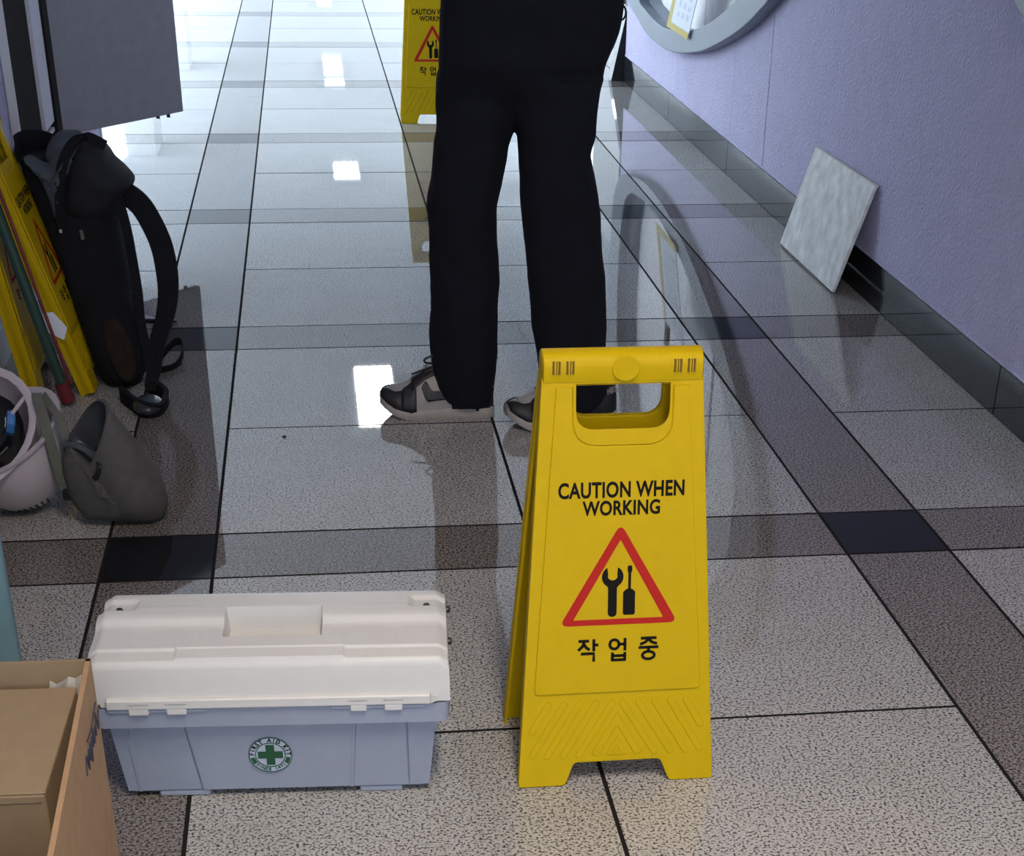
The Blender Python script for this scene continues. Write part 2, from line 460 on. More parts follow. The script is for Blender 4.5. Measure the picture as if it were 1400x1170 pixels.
# ---------------------------------------------------------------- ceiling, far lobby, back of the corridor
ceil = tag(link('ceiling', box(-2.3, 3.0, Y_ST, 46, CEIL+.08, CEIL+.14), M_CEIL), kind='structure')
for i in range(14):
    y = Y_ST+i*3.2
    link('ceiling_panel', box(-.95, XD+.1, y+.01, y+3.19, CEIL+.072, CEIL+.085), M_CEIL, ceil)
tag(link('wall_sky_screen', box(2.9, 3.0, Y_RE, 17.5, 0, CEIL+.08), M_WHITE), kind='structure')  # unseen wall added to keep bright sky out of the floor's reflection
# lobby beyond: white piers standing between tall openings to the daylight
for i, (px, py, sx, sy_) in enumerate(((-2.1, 14.5, .18, .5), (-2.1, 21.5, .18, .5), (-2.1, 28.5, .18, .5), (2.8, 19, .18, .5), (2.8, 26, .18, .5))):
    tag(link('column', box(px-sx, px+sx, py-sy_, py+sy_, 0, CEIL+.08, .01), M_WHITE), kind='structure')

def lamp(x, y, ln, m, label, wd=.28, hood=0):
    t = empty('ceiling_light', (x, y, CEIL), 0, label, 'light', 'lamps along the corridor ceiling')
    bm = bmesh.new()
    b_box(bm, -wd/2-.02, wd/2+.02, -ln/2-.02, ln/2+.02, .004, .072, .004)
    for sx in (-1, 1):
        if hood:
            b_box(bm, *sorted((sx*(wd/2+.02), sx*(wd/2+.03))), -ln/2-.03, ln/2+.03, -hood, .072)
            b_box(bm, -wd/2-.03, wd/2+.03, *sorted((sx*(ln/2+.02), sx*(ln/2+.03))), -hood, .072)
    link('housing', fin(bm), M_DARK if hood else M_WHITE, t)
    link('diffuser', box(-wd/2, wd/2, -ln/2, ln/2, -.004, .006, .002), m, t)
for y, ln, lab in ((11.53, 1.35, 'ceiling lamp whose white patch shines in the floor beside the left sneaker'), (19.87, .46, 'ceiling lamp making the middle white patch in the polished floor, farther of two'),
                   (19.41, .29, 'short ceiling lamp making the middle white patch in the polished floor, nearer of two'), (28.05, 1.95, 'long far ceiling lamp making the upper white patch in the polished floor'),
                   (26.2, .42, 'short far ceiling lamp mirrored just below the upper white floor patch'), (36.9, .65, 'farthest ceiling lamp mirrored at the top edge of the floor')):
    lamp(.345, y, ln, M_LAMP, lab)
lamp(.33, .45, 1.30, M_LAMPN, 'warm ceiling lamp above the first aid box at the near end', hood=.25)  # deep dark hood added to narrow the beam, sparing mid floor and wall

# ================================================================== THINGS
# ---------------------------------------------------------------- caution sign (A-board)
LEAN = math.atan2(.088, .59)
HW0, HW1, PH = .1414, .1050, .600
def hw(v): return HW0+(HW1-HW0)*v/PH
def panel_mesh():
    o = rpoly([(-HW0, 0), (-.074, 0), (-.0612, .0348), (.0635, .0348), (.0775, 0), (HW0, 0), (hw(.575), .575), (-hw(.575), .575)], [.004, .006, .006, .006, .006, .004, .002, .002])
    hole = rpoly([(-.0625, .5655), (-.0625, .5065), (.0635, .5065), (.0635, .5655)], [.001, .030, .030, .001], 7)
    me = stand(plate([o, hole], .006, .0010))
    bm = bmesh.new(); bm.from_mesh(me)
    # turned-back edge flanges down both sides
    for s in (-1, 1):
        a = [(s*(hw(v)-.0005), y, v) for v, y in ((.002, -.002), (.575, -.002), (.575, .016), (.002, .016))]
        b = [(s*(hw(v)-.0045), y, v) for v, y in ((.002, -.002), (.575, -.002), (.575, .016), (.002, .016))]
        b_loft(bm, [a, b])
    return fin(bm)
def label_mesh():
    hole = rpoly([(-.0665, .575), (-.0665, .4855), (.0670, .4855), (.0670, .575)], [.001, .034, .034, .001], 7)
    o = [(-.0880, .5625), (-.1183, .1405), (.1180, .1405), (.0872, .5625), (.0672, .5625)] + \
        rpoly([(.0670, .5625), (.0670, .4855), (-.0665, .4855), (-.0665, .5625)], [0, .034, .034, 0], 7) + [(-.0667, .5625)]
    o = rpoly(o, [.001, .007, .007]+[0]*(len(o)-3))
    return stand(plate([o], .0032, .0010), y=-.0055)
def tongue_mesh():
    o = rpoly([(-.0655, .5655), (-.0655, .4865), (.0660, .4865), (.0660, .5655)], [.001, .034, .034, .001], 7)
    h = rpoly([(-.0625, .5655), (-.0625, .5065), (.0635, .5065), (.0635, .5655)], [.001, .030, .030, .001], 7)
    return stand(plate([o, h], .0018, .0006), y=-.0058)
PRY = -.0087
def strokes_plate(segs, wd, depth=.0005):
    """Brush strokes: each is a polyline drawn with square ends."""
    bm = bmesh.new()
    for pts in segs:
        P = [Vector((*p, 0)) for p in pts]; N = len(P); L_, Rr = [], []
        closed = (P[0]-P[-1]).length < 1e-6
        for i, p in enumerate(P):
            if closed: t = (P[(i+1) % (N-1)]-P[(i-1) % (N-1)]).normalized()
            else: t = (P[min(i+1, N-1)]-P[max(i-1, 0)]).normalized()
            s = Vector((-t.y, t.x, 0)); k = 1.0
            if 0 < i < N-1:
                d = (P[i]-P[i-1]).normalized(); k = 1/max(.5, abs(Vector((-d.y, d.x, 0)).dot(s)))
            L_.append(p+s*wd/2*k); Rr.append(p-s*wd/2*k)
        b_loft(bm, [[l, l+Vector((0, 0, depth)), r+Vector((0, 0, depth)), r] for l, r in zip(L_, Rr)])
    return fin(bm)
def arc(cx, cy_, rx, ry, a0, a1, n=14): return [(cx+rx*math.cos(R(a0+(a1-a0)*k/n)), cy_+ry*math.sin(R(a0+(a1-a0)*k/n))) for k in range(n+1)]
def hangul_mesh():
    # three syllable blocks drawn in a 10 x 11 cell each: jak, eop, jung
    jak = [[(.2, 10.2), (5.3, 10.2)], [(3.0, 10.0), (2.2, 7.6), (.1, 5.6)], [(2.9, 8.6), (3.9, 7.0), (5.6, 5.7)], [(7.6, 11), (7.6, 5.0)], [(7.8, 8.1), (9.8, 8.1)], [(1.4, 3.9), (7.6, 3.9), (7.6, -.2)]]
    eop = [arc(2.7, 8.0, 2.2, 2.3, 0, 360, 20), [(4.6, 8.0), (7.6, 8.0)], [(7.8, 11), (7.8, 4.7)], [(1.8, 4.0), (1.8, .3)], [(7.8, 4.0), (7.8, .3)], [(1.8, 2.3), (7.8, 2.3)], [(1.2, .2), (8.4, .2)]]
    jung = [[(1.2, 10.5), (8.8, 10.5)], [(5.0, 10.3), (3.6, 8.6), (.9, 7.4)], [(5.2, 9.6), (6.6, 8.4), (9.1, 7.5)], [(.2, 5.9), (9.8, 5.9)], [(5.0, 5.8), (5.0, 4.0)], arc(5.0, 1.9, 2.9, 1.9, 0, 360, 22)]
    segs = []
    s = .00292
    for cells, x0 in ((jak, -.0571), (eop, -.0140), (jung, .0275)):
        for st in cells: segs.append([(x0+a*s, .1875+b*s) for a, b in st])
    return stand(strokes_plate(segs, .0042), y=PRY+.0002)
def sign_text():
    a = fit_box(text_mesh('CAUTION WHEN', .03, .0005, .0009, 1.04), -.0852, .0855, .4165, .4385)
    b = fit_box(text_mesh('WORKING', .03, .0005, .0009, 1.04), -.0526, .0530, .3925, .4130)
    bm = bmesh.new(); bm.from_mesh(a); bm.from_mesh(b)
    return stand(fin(bm), y=PRY+.0002)
def triangle_mesh():
    o = rpoly([(0, .3815), (-.0835, .2395), (.0820, .2395)], .013, 5)
    i = rpoly([(0, .3590), (-.0640, .2478), (.0615, .2478)], .0015, 2)
    return stand(plate([o, i], .0005), y=PRY+.0002)
def wrench_mesh():
    cx, cy_, r = -.0100, .3075, .0150
    pts = [(cx+r*math.cos(R(a)), cy_+r*math.sin(R(a))) for a in range(62, -61, -10)]
    pts += [(cx+.0062, .292)] + arc(cx, .2565, .0062, .0058, 0, -180, 8) + [(cx-.0062, .292)]
    pts += [(cx+r*math.cos(R(a)), cy_+r*math.sin(R(a))) for a in range(240, 117, -10)]
    pts += [(cx-.0062, .3105)] + arc(cx, .3085, .0068, .0058, 160, 380, 8)[0:] + [(cx+.0062, .3105)]
    return stand(plate([pts], .0005), y=PRY+.0002)
def driver_mesh():
    c = .0136
    pts = [(c-.0034, .3165), (c-.0028, .3225), (c+.0028, .3225), (c+.0036, .3165), (c+.0018, .3120), (c+.0018, .2905), (c+.0052, .2885), (c+.0080, .2855), (c+.0080, .2550), (c+.0062, .2530), (c-.0070, .2530), (c-.0088, .2550), (c-.0088, .2855), (c-.0060, .2885), (c-.0020, .2905), (c-.0020, .3120)]
    return stand(plate([pts], .0005), y=PRY+.0002)
def rib_mesh(a, b, wd=.0095):
    A, B = Vector(a), Vector(b); d = (B-A); L_ = d.length; ang = math.atan2(d.y, d.x)
    me = plate([rrect(-wd/2, L_+wd/2, -wd/2, wd/2, wd/2-.0001, 4)], .0016, .0006)
    me.transform(Matrix.Translation((*A, 0)) @ Matrix.Rotation(ang, 4, 'Z'))
    return stand(me, y=-.0056)
PM = dict(panel=panel_mesh(), label=label_mesh(), tongue=tongue_mesh(), text=sign_text(), hang=hangul_mesh(), tri=triangle_mesh(), wr=wrench_mesh(), sd=driver_mesh())
ribspec = [((-.0985, .1240), (-.1215, .0855)), ((-.0760, .1240), (-.1215, .0490)), ((-.0535, .1240), (-.1000, .0470)), ((-.0300, .1240), (-.0770, .0470)), ((-.0070, .1240), (-.0540, .0470)),
           ((.0070, .1240), (.0545, .0470)), ((.0300, .1240), (.0775, .0470)), ((.0535, .1240), (.1000, .0470)), ((.0760, .1240), (.1205, .0490)), ((.0985, .1240), (.1205, .0855))]
RIBM = [rib_mesh(a, b) for a, b in ribspec]
RIBM.append(stand(plate([rpoly([(0, .110), (.0365, .0475), (.0270, .0425), (0, .0905), (-.0270, .0425), (-.0365, .0475)], .003)], .0016, .0006), y=-.0056))
RIBM.append(stand(plate([rpoly([(0, .0725), (.0160, .0445), (-.0160, .0445)], .003), rpoly([(0, .0605), (.0065, .0495), (-.0065, .0495)], .001)], .0016, .0005), y=-.0056))
for k, m_ in (('panel', M_YEL), ('label', M_YEL), ('tongue', M_YEL), ('text', M_INK), ('hang', M_INK), ('tri', M_RED), ('wr', M_INK), ('sd', M_INK)): PM[k].materials.append(m_)
for me in RIBM: me.materials.append(M_YEL)
def bar_meshes():
    # rounded top rail; its slots are thin plates with the shade painted in
    prof = []
    for a in range(0, 181, 15): prof.append((-.003+.022*math.cos(R(a))*-1, .5835+.0185*math.sin(R(a))))
    prof = [(-.022, .5635)] + [(y, z) for y, z in prof] + [(.019, .5635)]
    inn = [(y*.80+(-.0015)*.2, .5835+(z-.5835)*.84) for y, z in prof]
    ring = prof[1:] + inn[1:][::-1]
    rings = [[(x_, y, z) for y, z in prof] for x_ in (-.1055, -.104, .104, .1055)]
    ctr = .5815
    rings[0] = [(-.1055, -.0015+(y+.0015)*.9, ctr+(z-ctr)*.92) for y, z in prof]
    rings[3] = [(.1055, -.0015+(y+.0015)*.9, ctr+(z-ctr)*.92) for y, z in prof]
    chan = loft(rings)
    slots = []
    for sx in (-1, 1):
        for c in (.0705, .0885):
            for d in (-.0036, .0006, .0042):
                slots.append((sx*c+d*1.0, .0026 if d != .0006 else .0012))
    return chan, slots
BARM, SLOTS = bar_meshes()
BARM.materials.append(M_YEL)
M_SLOTSHADE = mat('painted slot shade', (.16, .09, .008), .8)  # brown stands in for the shade inside the rail's slots

def make_sign(label, group, gap, lean, loc, rot):
    t = empty('caution_sign', loc, 0, label, 'sign', group, rot=rot)
    for k, (nm, yy, rz) in enumerate((('front_panel', -gap/2, 0), ('back_panel', gap/2, PI))):
        p = link(nm, PM['panel'], None, t, (0, yy, 0), (-lean, 0, rz), smooth=None)
        for key, n2 in (('label', 'label_panel'), ('tongue', 'handle_rim'), ('text', 'lettering'), ('hang', 'lettering'), ('tri', 'warning_triangle'), ('wr', 'wrench_symbol'), ('sd', 'screwdriver_symbol')):
            link(n2, PM[key], None, p)
        for me in RIBM: link('rib', me, None, p)
    top_y = 0
    b = link('top_rail', BARM, None, t, (0, 0, 0 if lean > .05 else .004), smooth=50)
    for (xc, wd) in SLOTS:
        key = 'slot%.4f' % wd
        if key not in PM: PM[key] = box(-wd/2, wd/2, -.0010, .0012, -.0085, .0085); PM[key].materials.append(M_SLOTSHADE)
        link('vent_slot', PM[key], None, b, (xc, -.0248, .5835))
    if 'disc' not in PM:
        PM['disc'] = stand(plate([circle(.0025, .5815, .0180, .0165)], .0016, .0006), y=-.0246); PM['disc'].materials.append(M_YEL)
    link('hinge_disc', PM['disc'], None, b)
    return t
SG = 'yellow folding caution signs'
make_sign('large open yellow caution sign standing closest beside the white first aid box', SG, .198, LEAN, (.3797, 2.017, 0), (0, 0, 0))
make_sign('far yellow caution sign half hidden behind the person in black trousers', SG, .198, LEAN, (.512, 7.324, 0), (0, 0, R(-2)))
# folded ones leaning by the backpack (face turned to +X)
t1 = make_sign('folded yellow caution sign with visible red triangle, leaning against the black backpack', SG, .022, 0, (-.553, 3.853, .003), (0, 0, 0))
t1.rotation_euler = (Matrix.Rotation(-R(16.9), 3, 'Y') @ Matrix.Rotation(PI/2, 3, 'Z')).to_euler()
t2 = make_sign('folded yellow caution sign leaning on the lilac wall, behind the green pole', SG, .022, 0, (-.677, 3.853, .003), (0, 0, 0))
t2.rotation_euler = (Matrix.Rotation(-R(9.4), 3, 'Y') @ Matrix.Rotation(PI/2, 3, 'Z')).to_euler()
tag(link('paper_scrap', plate([[(0, 0), (.03, -.004), (.058, .030), (.050, .058), (.012, .045)]], .0008), M_PAPER), 'small torn white paper scrap on the edge of the leaning sign', 'paper')
o = bpy.data.objects['paper_scrap']; o.matrix_world = Matrix.Translation((-.588, 3.702, .135)) @ Matrix.Rotation(R(-15), 4, 'Y') @ Matrix.Rotation(R(90), 4, 'X') @ Matrix.Rotation(R(62), 4, 'Z')

# green pole
t = empty('pole', (-.589, 3.655, 0), 0, 'dark green pole with a red foot leaning between folded yellow signs', 'pole')
d = Vector((-.122, .012, .55)).normalized()
link('shaft', tube([d*.035, d*.3, d*.75], .0125, 12), M_POLE, t, smooth=40)
link('foot_cap', tube([d*.003+Vector((0, 0, .004)), d*.03, d*.052], .0165, 12), M_TIP, t, smooth=40)
link('side_rod', tube([d*.05+Vector((.020, 0, 0)), d*.7+Vector((.020, 0, 0))], .004, 8), M_TIP, t, smooth=40)

# ---------------------------------------------------------------- first aid box
kt = empty('first_aid_box', (-.0925, 2.028, 0), -.056, 'pale blue first aid box with white lid and green cross', 'first aid box')
# local: x along the front, y = 0 at mid depth; front foot at y = -.095
def ring_rr(hx, y0, y1, z, r, n=5): return [(a, b, z) for a, b in rrect(-hx, hx, y0, y1, r, n)]
body = loft([ring_rr(.203, -.084, .056, .004, .010), ring_rr(.210, -.091, .064, .008, .012), ring_rr(.2230, -.104, .070, .128, .014), ring_rr(.2230, -.104, .070, .130, .014),
             ring_rr(.2395, -.127, .077, .1305, .016), ring_rr(.2410, -.128, .078, .160, .016), ring_rr(.232, -.120, .070, .1605, .014)])
link('body', body, M_KITB, kt, smooth=35)
for x0, x1 in ((-.168, -.098), (.112, .172)):
    link('foot', box(x0, x1, -.094, .05, 0, .009, .002), M_KITB, kt)
def fy(z): return -.095-(z-.008)*(.013/.12)
def front_plate(x0b, x1b, x0t, x1t, th, z0=.012, z1=.1285):
    bm = bmesh.new()
    b_loft(bm, [[(x0b, fy(z0)-th, z0), (x1b, fy(z0)-th, z0), (x1b, fy(z0)+.004, z0), (x0b, fy(z0)+.004, z0)],
                [(x0t, fy(z1)-th, z1), (x1t, fy(z1)-th, z1), (x1t, fy(z1)+.004, z1), (x0t, fy(z1)+.004, z1)]])
    return fin(bm)
link('front_panel', front_plate(-.1055, .0995, -.1200, .1080, .0020), M_KITB, kt)
link('side_panel', front_plate(-.1905, -.1085, -.1975, -.1235, .0002), M_KITB, kt)
link('side_panel', front_plate(.1035, .1800, .1120, .1790, .0010), M_KITB, kt)
link('corner_panel', front_plate(.1830, .2100, .1820, .2220, .0005), M_KITB, kt)
link('corner_panel', front_plate(-.2100, -.1940, -.2220, -.2010, .0005), M_KITB, kt)
link('rib', front_plate(-.1940, -.1905, -.2010, -.1975, .0030), M_KITB, kt)
link('rib', front_plate(.0995, .1030, .1080, .1115, .0040), M_KITB, kt)
# lid: a height field with handle well, ridges, stepped front and rivet pads
def sstep(a, b, t):
    t = max(0, min(1, (t-a)/(b-a))); return t*t*(3-2*t)
LX, LY0, LY1 = .2385, -.124, .074
WX0, WX1, WY0, WY1 = -.0645, .0690, -.0650, .0060
def lid_h(x_, y_):
    prof = [(-.124, .2225), (-.119, .2275), (-.098, .2300), (-.094, .2335), (-.040, .2345), (-.033, .2360), (-.022, .2430), (-.014, .2445), (.010, .2445), (.022, .2390), (.060, .2370), (.074, .2330)]
    z = prof[-1][1]
    for (a, za), (b, zb) in zip(prof, prof[1:]):
        if y_ <= b:
            t = (y_-a)/(b-a); z = za+(zb-za)*max(0, t); break
    ax = abs(x_)
    inn = sstep(-.125, -.121, x_)*(1-sstep(.098, .102, x_))
    if y_ < -.094: z -= .0035*(1-inn)*(1-sstep(-.105, -.098, y_))*0; z += .0035*inn*sstep(-.122, -.119, y_)
    if -.088 < y_ < -.040:
        for c in (-.184, -.176, -.168, -.160, -.152, -.112, -.102, -.092, .086, .094, .102, .158, .166, .174):
            z -= .0012*max(0, 1-abs(x_-c)/.0028)
    if ax > .188 and y_ > .000: z -= .0055*sstep(.188, .194, ax)*sstep(.000, .006, y_)*(1-sstep(.044, .050, y_))
    e = sstep(.226, LX, ax); z -= .007*e
    wall = sstep(WX0, WX0+.004, x_)*(1-sstep(WX1-.004, WX1, x_))*sstep(WY0, WY0+.010, y_)*(1-sstep(WY1-.003, WY1, y_))
    z -= .034*wall
    return z
xs = sorted(set([-LX, LX]+[-LX+2*LX*i/110 for i in range(111)]+[WX0, WX0+.002, WX0+.004, WX1-.004, WX1-.002, WX1]+[c_+d_ for c_ in (-.125, -.121, .098, .102) for d_ in (0,)]))
ys = sorted(set([LY0+(LY1-LY0)*i/70 for i in range(71)]+[WY0, WY1-.003, WY1-.0015, WY1, -.094, -.098, -.119, -.122]))
bm = bmesh.new()
gv = [[bm.verts.new((x_, y_, lid_h(x_, y_))) for x_ in xs] for y_ in ys]
for a, b in zip(gv, gv[1:]):
    for i in range(len(xs)-1): bm.faces.new((a[i], a[i+1], b[i+1], b[i]))
per = [gv[0][i] for i in range(len(xs))]+[gv[j][-1] for j in range(1, len(ys))]+[gv[-1][i] for i in range(len(xs)-2, -1, -1)]+[gv[j][0] for j in range(len(ys)-2, 0, -1)]
def skirt(v, k, z):
    return bm.verts.new((v.co.x*(1+.012*k), (v.co.y+.025)*(1+.03*k)-.025, z))
low1 = [skirt(v, .55, v.co.z-.006) for v in per]
low2 = [skirt(v, 1.0, .163) for v in per]
for A_, B_ in ((per, low1), (low1, low2)):
    for i in range(len(per)):
        j = (i+1) % len(per); bm.faces.new((A_[i], B_[i], B_[j], A_[j]))
bm.faces.new(low2)
lid = link('lid', fin(bm), M_KITW, kt, smooth=50)
for sx in (-.2140, .2120):
    link('rivet', move(lathe([(.0001, .003), (.0035, .003), (.0050, .001), (.0050, -.002)], 14), sx, .024, lid_h(sx, .024)-.0005), M_RIVET, lid)
# latch rail along the lid's front edge with its clips and slots
rail = bmesh.new()
b_box(rail, -.217, .215, -.1345, -.124, .1615, .1765, .002)
b_loft(rail, [[(.215, -.1345, .1635), (.215, -.1345, .1765), (.215, -.124, .1765), (.215, -.124, .1635)], [(.224, -.131, .166), (.224, -.131, .1725), (.224, -.124, .1725), (.224, -.124, .166)]])
rail = link('latch_rail', fin(rail), M_KITW, kt)
for x0, x1 in ((-.188, -.162), (-.138, -.112), (.106, .128), (.152, .176)):
    link('clip', box(x0, x1, -.1340, -.126, .1530, .1625, .0012), M_KITW, rail)
    link('clip_slot', box(x0-.001, x1+.001, -.1352, -.134, .1690, .1715, .0005), mat('slot shade plastic', (.45, .44, .42), .6), rail)
for x0, x1 in ((-.216, -.086), (.080, .206)):
    link('latch_ledge', box(x0, x1, -.1315, -.126, .1555, .1605, .001), M_KITB, kt)
for yy in (.040, -.060):
    link('hinge_pin', box(.2375, .2455, yy, yy+.012, .212, .220, .002), M_RIVET, lid)
# emblem
em = bmesh.new()
ez, ex, eR = .0715, -.0085, .0300
EM = Matrix.Translation((ex, fy(ez)-.0040, ez)) @ Matrix.Rotation(math.atan(.013/.12), 4, 'X') @ UPRIGHT
def emb(me, m_, name, parent): me.transform(EM); return link(name, me, m_, parent)
e0 = emb(plate([circle(0, 0, eR*.985)], .0004), mat('emblem white', (.44, .50, .60), .5), 'emblem', kt)
emb(move(plate([circle(0, 0, eR, n=48), circle(0, 0, eR*.955, n=48)], .0004), z=.0004), M_GREEN, 'emblem_ring', e0)
emb(move(plate([circle(0, 0, eR*.70, n=40), circle(0, 0, eR*.655, n=40)], .0004), z=.0004), M_GREEN, 'emblem_ring', e0)
cw, cl = eR*.20, eR*.575
emb(move(plate([[(-cw, -cl), (cw, -cl), (cw, -cw), (cl, -cw), (cl, cw), (cw, cw), (cw, cl), (-cw, cl), (-cw, cw), (-cl, cw), (-cl, -cw), (-cw, -cw)]], .0004), z=.0004), M_GREEN, 'green_cross', e0)
def arc_text(s, a0, a1, r, size, inward=False):
    bm = bmesh.new()
    for i, ch in enumerate(s):
        if ch == ' ': continue
        a = R(a0+(a1-a0)*i/(len(s)-1)); me = text_mesh(ch, size, .0004, .00025)
        me.transform(Matrix.Translation((r*math.cos(a), r*math.sin(a), .0006)) @ Matrix.Rotation(a+(PI/2 if inward else -PI/2), 4, 'Z')); bm.from_mesh(me)
    return fin(bm)
emb(arc_text('FIRST AID KIT', 176, 4, eR*.825, .0086), M_INK, 'lettering', e0)
def arc_band(a0, a1): return arc(0, 0, eR*.93, eR*.93, a0, a1, 10)+arc(0, 0, eR*.73, eR*.73, a1, a0, 10)
emb(move(plate([arc_band(190, 214)], .0004), z=.0004), M_GREEN, 'emblem_band', e0)
emb(move(plate([arc_band(326, 350)], .0004), z=.0004), M_GREEN, 'emblem_band', e0)
emb(arc_text('SINCE 1971', 222, 318, eR*.825, .0066, True), M_GREEN, 'lettering', e0)

# ---------------------------------------------------------------- cardboard box and the boxes inside it
cb = empty('cardboard_box', (-.55, 1.54, 0), 0, 'open brown cardboard box at the near corner with blue handwriting on its side', 'box')
def cwall(pts, th, name, m):
    """A board standing on the segment a-b, thickness th towards the inside (left of a->b)."""
    (ax_, ay), (bx, by), z0, z1 = pts
    d = Vector((bx-ax_, by-ay, 0)); n = Vector((-d.y, d.x, 0)).normalized()*th
    A, B = Vector((ax_, ay, 0)), Vector((bx, by, 0))
    q = [A, B, B+n, A+n]
    me = loft([[p+Vector((0, 0, z0)) for p in q], [p+Vector((0, 0, z1)) for p in q]])
    return link(name, me, m, cb)
def cl_(x_, y_): return (x_+.55, y_-1.54)
BR, BL, FR, FL = cl_(-.300, 1.751), cl_(-.800, 1.757), cl_(-.2895, 1.250), cl_(-.790, 1.256)
sw = cwall((FR, BR, 0, .320), .006, 'side_panel', [M_CARD])
cwall((BR, BL, 0, .320), .006, 'back_panel', [M_CARDIN])
cwall((BL, FL, 0, .320), .006, 'side_panel', [M_CARD])
cwall((FL, FR, 0, .320), .006, 'front_panel', [M_CARD])
link('bottom_panel', loft([[(*p, z) for p in (FL, FR, BR, BL)] for z in (0, .004)]), M_CARDIN, cb)
# handwriting on the right side
def scribble():
    bm = bmesh.new()
    base = [(0, 0), (.012, .020), (.022, -.004), (.026, .012), (.034, .016), (.036, 0), (.046, .018), (.050, -.010), (.058, .012), (.064, .014), (.066, 0), (.076, .020), (.078, -.002), (.088, .010), (.094, .012), (.096, -.002), (.108, .022), (.118, -.006), (.128, .010), (.142, .014), (.150, .004)]
    pts = cr_spline([(a, b, 0) for a, b in base], 4)
    b_tube(bm, pts, .0009, 5)
    b_tube(bm, cr_spline([(.030, .028, 0), (.070, .024, 0), (.120, .030, 0)], 4), .0008, 5)
    return fin(bm)
me = scribble()
me.transform(Matrix(((0, 0, 1, .5525-.30-.0013+.30-.30), (1, 0, 0, 0), (0, 1, 0, 0), (0, 0, 0, 1))))
sc_ = link('handwriting', me, M_PEN, cb, (0, 0, 0))
sc_.location = (.0028, .055, .250); sc_.rotation_euler = (0, 0, 0)
# crumpled tape in the corner
bm = bmesh.new()
tp = [[(-.305+.55-.045*i/6, 1.742-1.54-.004*math.sin(i*1.9), .305-.012*i/6+.003*math.sin(i*2.3)) for i in range(7)], [(-.306+.55-.05*i/6, 1.738-1.54+.003*math.cos(i*1.5), .285-.022*i/6) for i in range(7)]]
b_loft(bm, tp, closed=False)
link('tape', fin(bm), M_TAPE, cb)
def carton(x0, x1, y0, y1, z0, z1, label, rz=0):
    cx, cy_ = (x0+x1)/2, (y0+y1)/2
    t = empty('carton', (cx, cy_, z0), rz, label, 'carton', 'plain cartons packed in the open box')
    hx, hy, h = (x1-x0)/2, (y1-y0)/2, z1-z0
    link('body', box(-hx, hx, -hy, hy, 0, h-.003, .0015), M_CARDIN, t)
    link('flap', box(-hx-.0005, hx+.0005, -hy+.001, hy+.0005, h-.0028, h, .0008), M_CARDIN, t)
    link('tuck_edge', box(-hx+.004, hx-.004, -hy-.0012, -hy+.002, h-.012, h-.0035, .0005), M_CARDIN, t)
carton(-.412, -.3205, 1.492, 1.728, .004, .295, 'larger plain brown carton inside the open cardboard box, at its right', R(-1.6))
carton(-.500, -.4155, 1.49, 1.725, .004, .294, 'plain brown carton mostly cut off by the picture edge, inside the cardboard box')

# teal panel
tp_ = empty('plastic_panel', (-.66, 2.25, 0), 0, 'pale teal plastic panel standing upright behind the open cardboard box', 'panel')
link('sheet', loft([rrect(-.17, .172, -.012, .012, .008, 3) and [(a, b, z) for a, b in rrect(-.17, .172 if z < .3 else .172+.010*(z-.3)/.3, -.012, .012, .008, 3)] for z in (0, .3, .60)]), M_TEAL, tp_, smooth=40)
link('rim', box(-.172, .178, -.015, .015, .60, .615, .004), M_TEAL, tp_)

# ---------------------------------------------------------------- hard hats
def hat_shell(rx, ry, h, n=28, m=10, th=.004):
    """Upside-down hat: crown at the bottom (z=0), opening up at z=h; returned as outer+inner surface."""
    rings = []
    for k in range(m+1):
        a = PI/2*k/m; s, c = math.sin(a), math.cos(a)
        rr = s**.85
        rings.append(ell(0, 0, h*(1-c), max(rx*rr, .001), max(ry*rr, .001), n))
    rings.append(ell(0, 0, h+.002, rx+.010, ry+.012, n)); rings.append(ell(0, 0, h+.006, rx+.011, ry+.013, n)); rings.append(ell(0, 0, h+.007, rx+.004, ry+.005, n))
    for k in range(m, -1, -1):
        a = PI/2*k/m; s, c = math.sin(a), math.cos(a); rr = s**.85
        rings.append(ell(0, 0, h*(1-c)+th, max((rx-th)*rr, .0008), max((ry-th)*rr, .0008), n))
    return loft(rings)
def tilt_m(axis):
    a = Vector(axis).normalized(); q = Vector((0, 0, 1)).rotation_difference(a); return q.to_matrix().to_4x4()
h1 = empty('hard_hat', (-.572, 3.075, 0), 0, 'white hard hat lying crown down on the floor, holding a second hat', 'hard hat', 'white hard hats')
ax1 = (-.34, -.20, .92)
Mh = Matrix.Translation((0, 0, .004)) @ tilt_m(ax1)
RXH, RYH, HH = .112, .136, .150
me = hat_shell(RXH, RYH, HH); me.transform(Mh)
zmin = min(v.co.z for v in me.vertices); me.transform(Matrix.Translation((0, 0, -zmin)))
Mh = Matrix.Translation((0, 0, -zmin)) @ Mh
link('shell', me, M_HAT, h1, smooth=60)
def on_shell(theta, phi, k=1.0):
    s, c = math.sin(phi), math.cos(phi); rr = s**.85
    return Vector((RXH*rr*math.cos(theta)*k, RYH*rr*math.sin(theta)*k, HH*(1-c)))
# raised crown ridge and vent slots
bm = bmesh.new()
b_tube(bm, [Mh @ on_shell(R(-150), p, 1.0) for p in [R(a) for a in range(30, 75, 5)]], .0035, 6)
link('crown_ridge', fin(bm), M_HAT, h1, smooth=60)
bm = bmesh.new()
b_tube(bm, [Mh @ on_shell(R(-30), p, 1.0) for p in [R(a) for a in range(25, 66, 5)]], .0030, 6)
link('crown_ridge', fin(bm), M_HAT, h1, smooth=60)
for k in range(6):
    th = R(-108+9*k); a, b = Mh @ on_shell(th, R(33), 1.004), Mh @ on_shell(th, R(41), 1.004)
    link('vent_slot', tube([a, (a+b)/2, b], .0024, 6), M_DARK, h1)
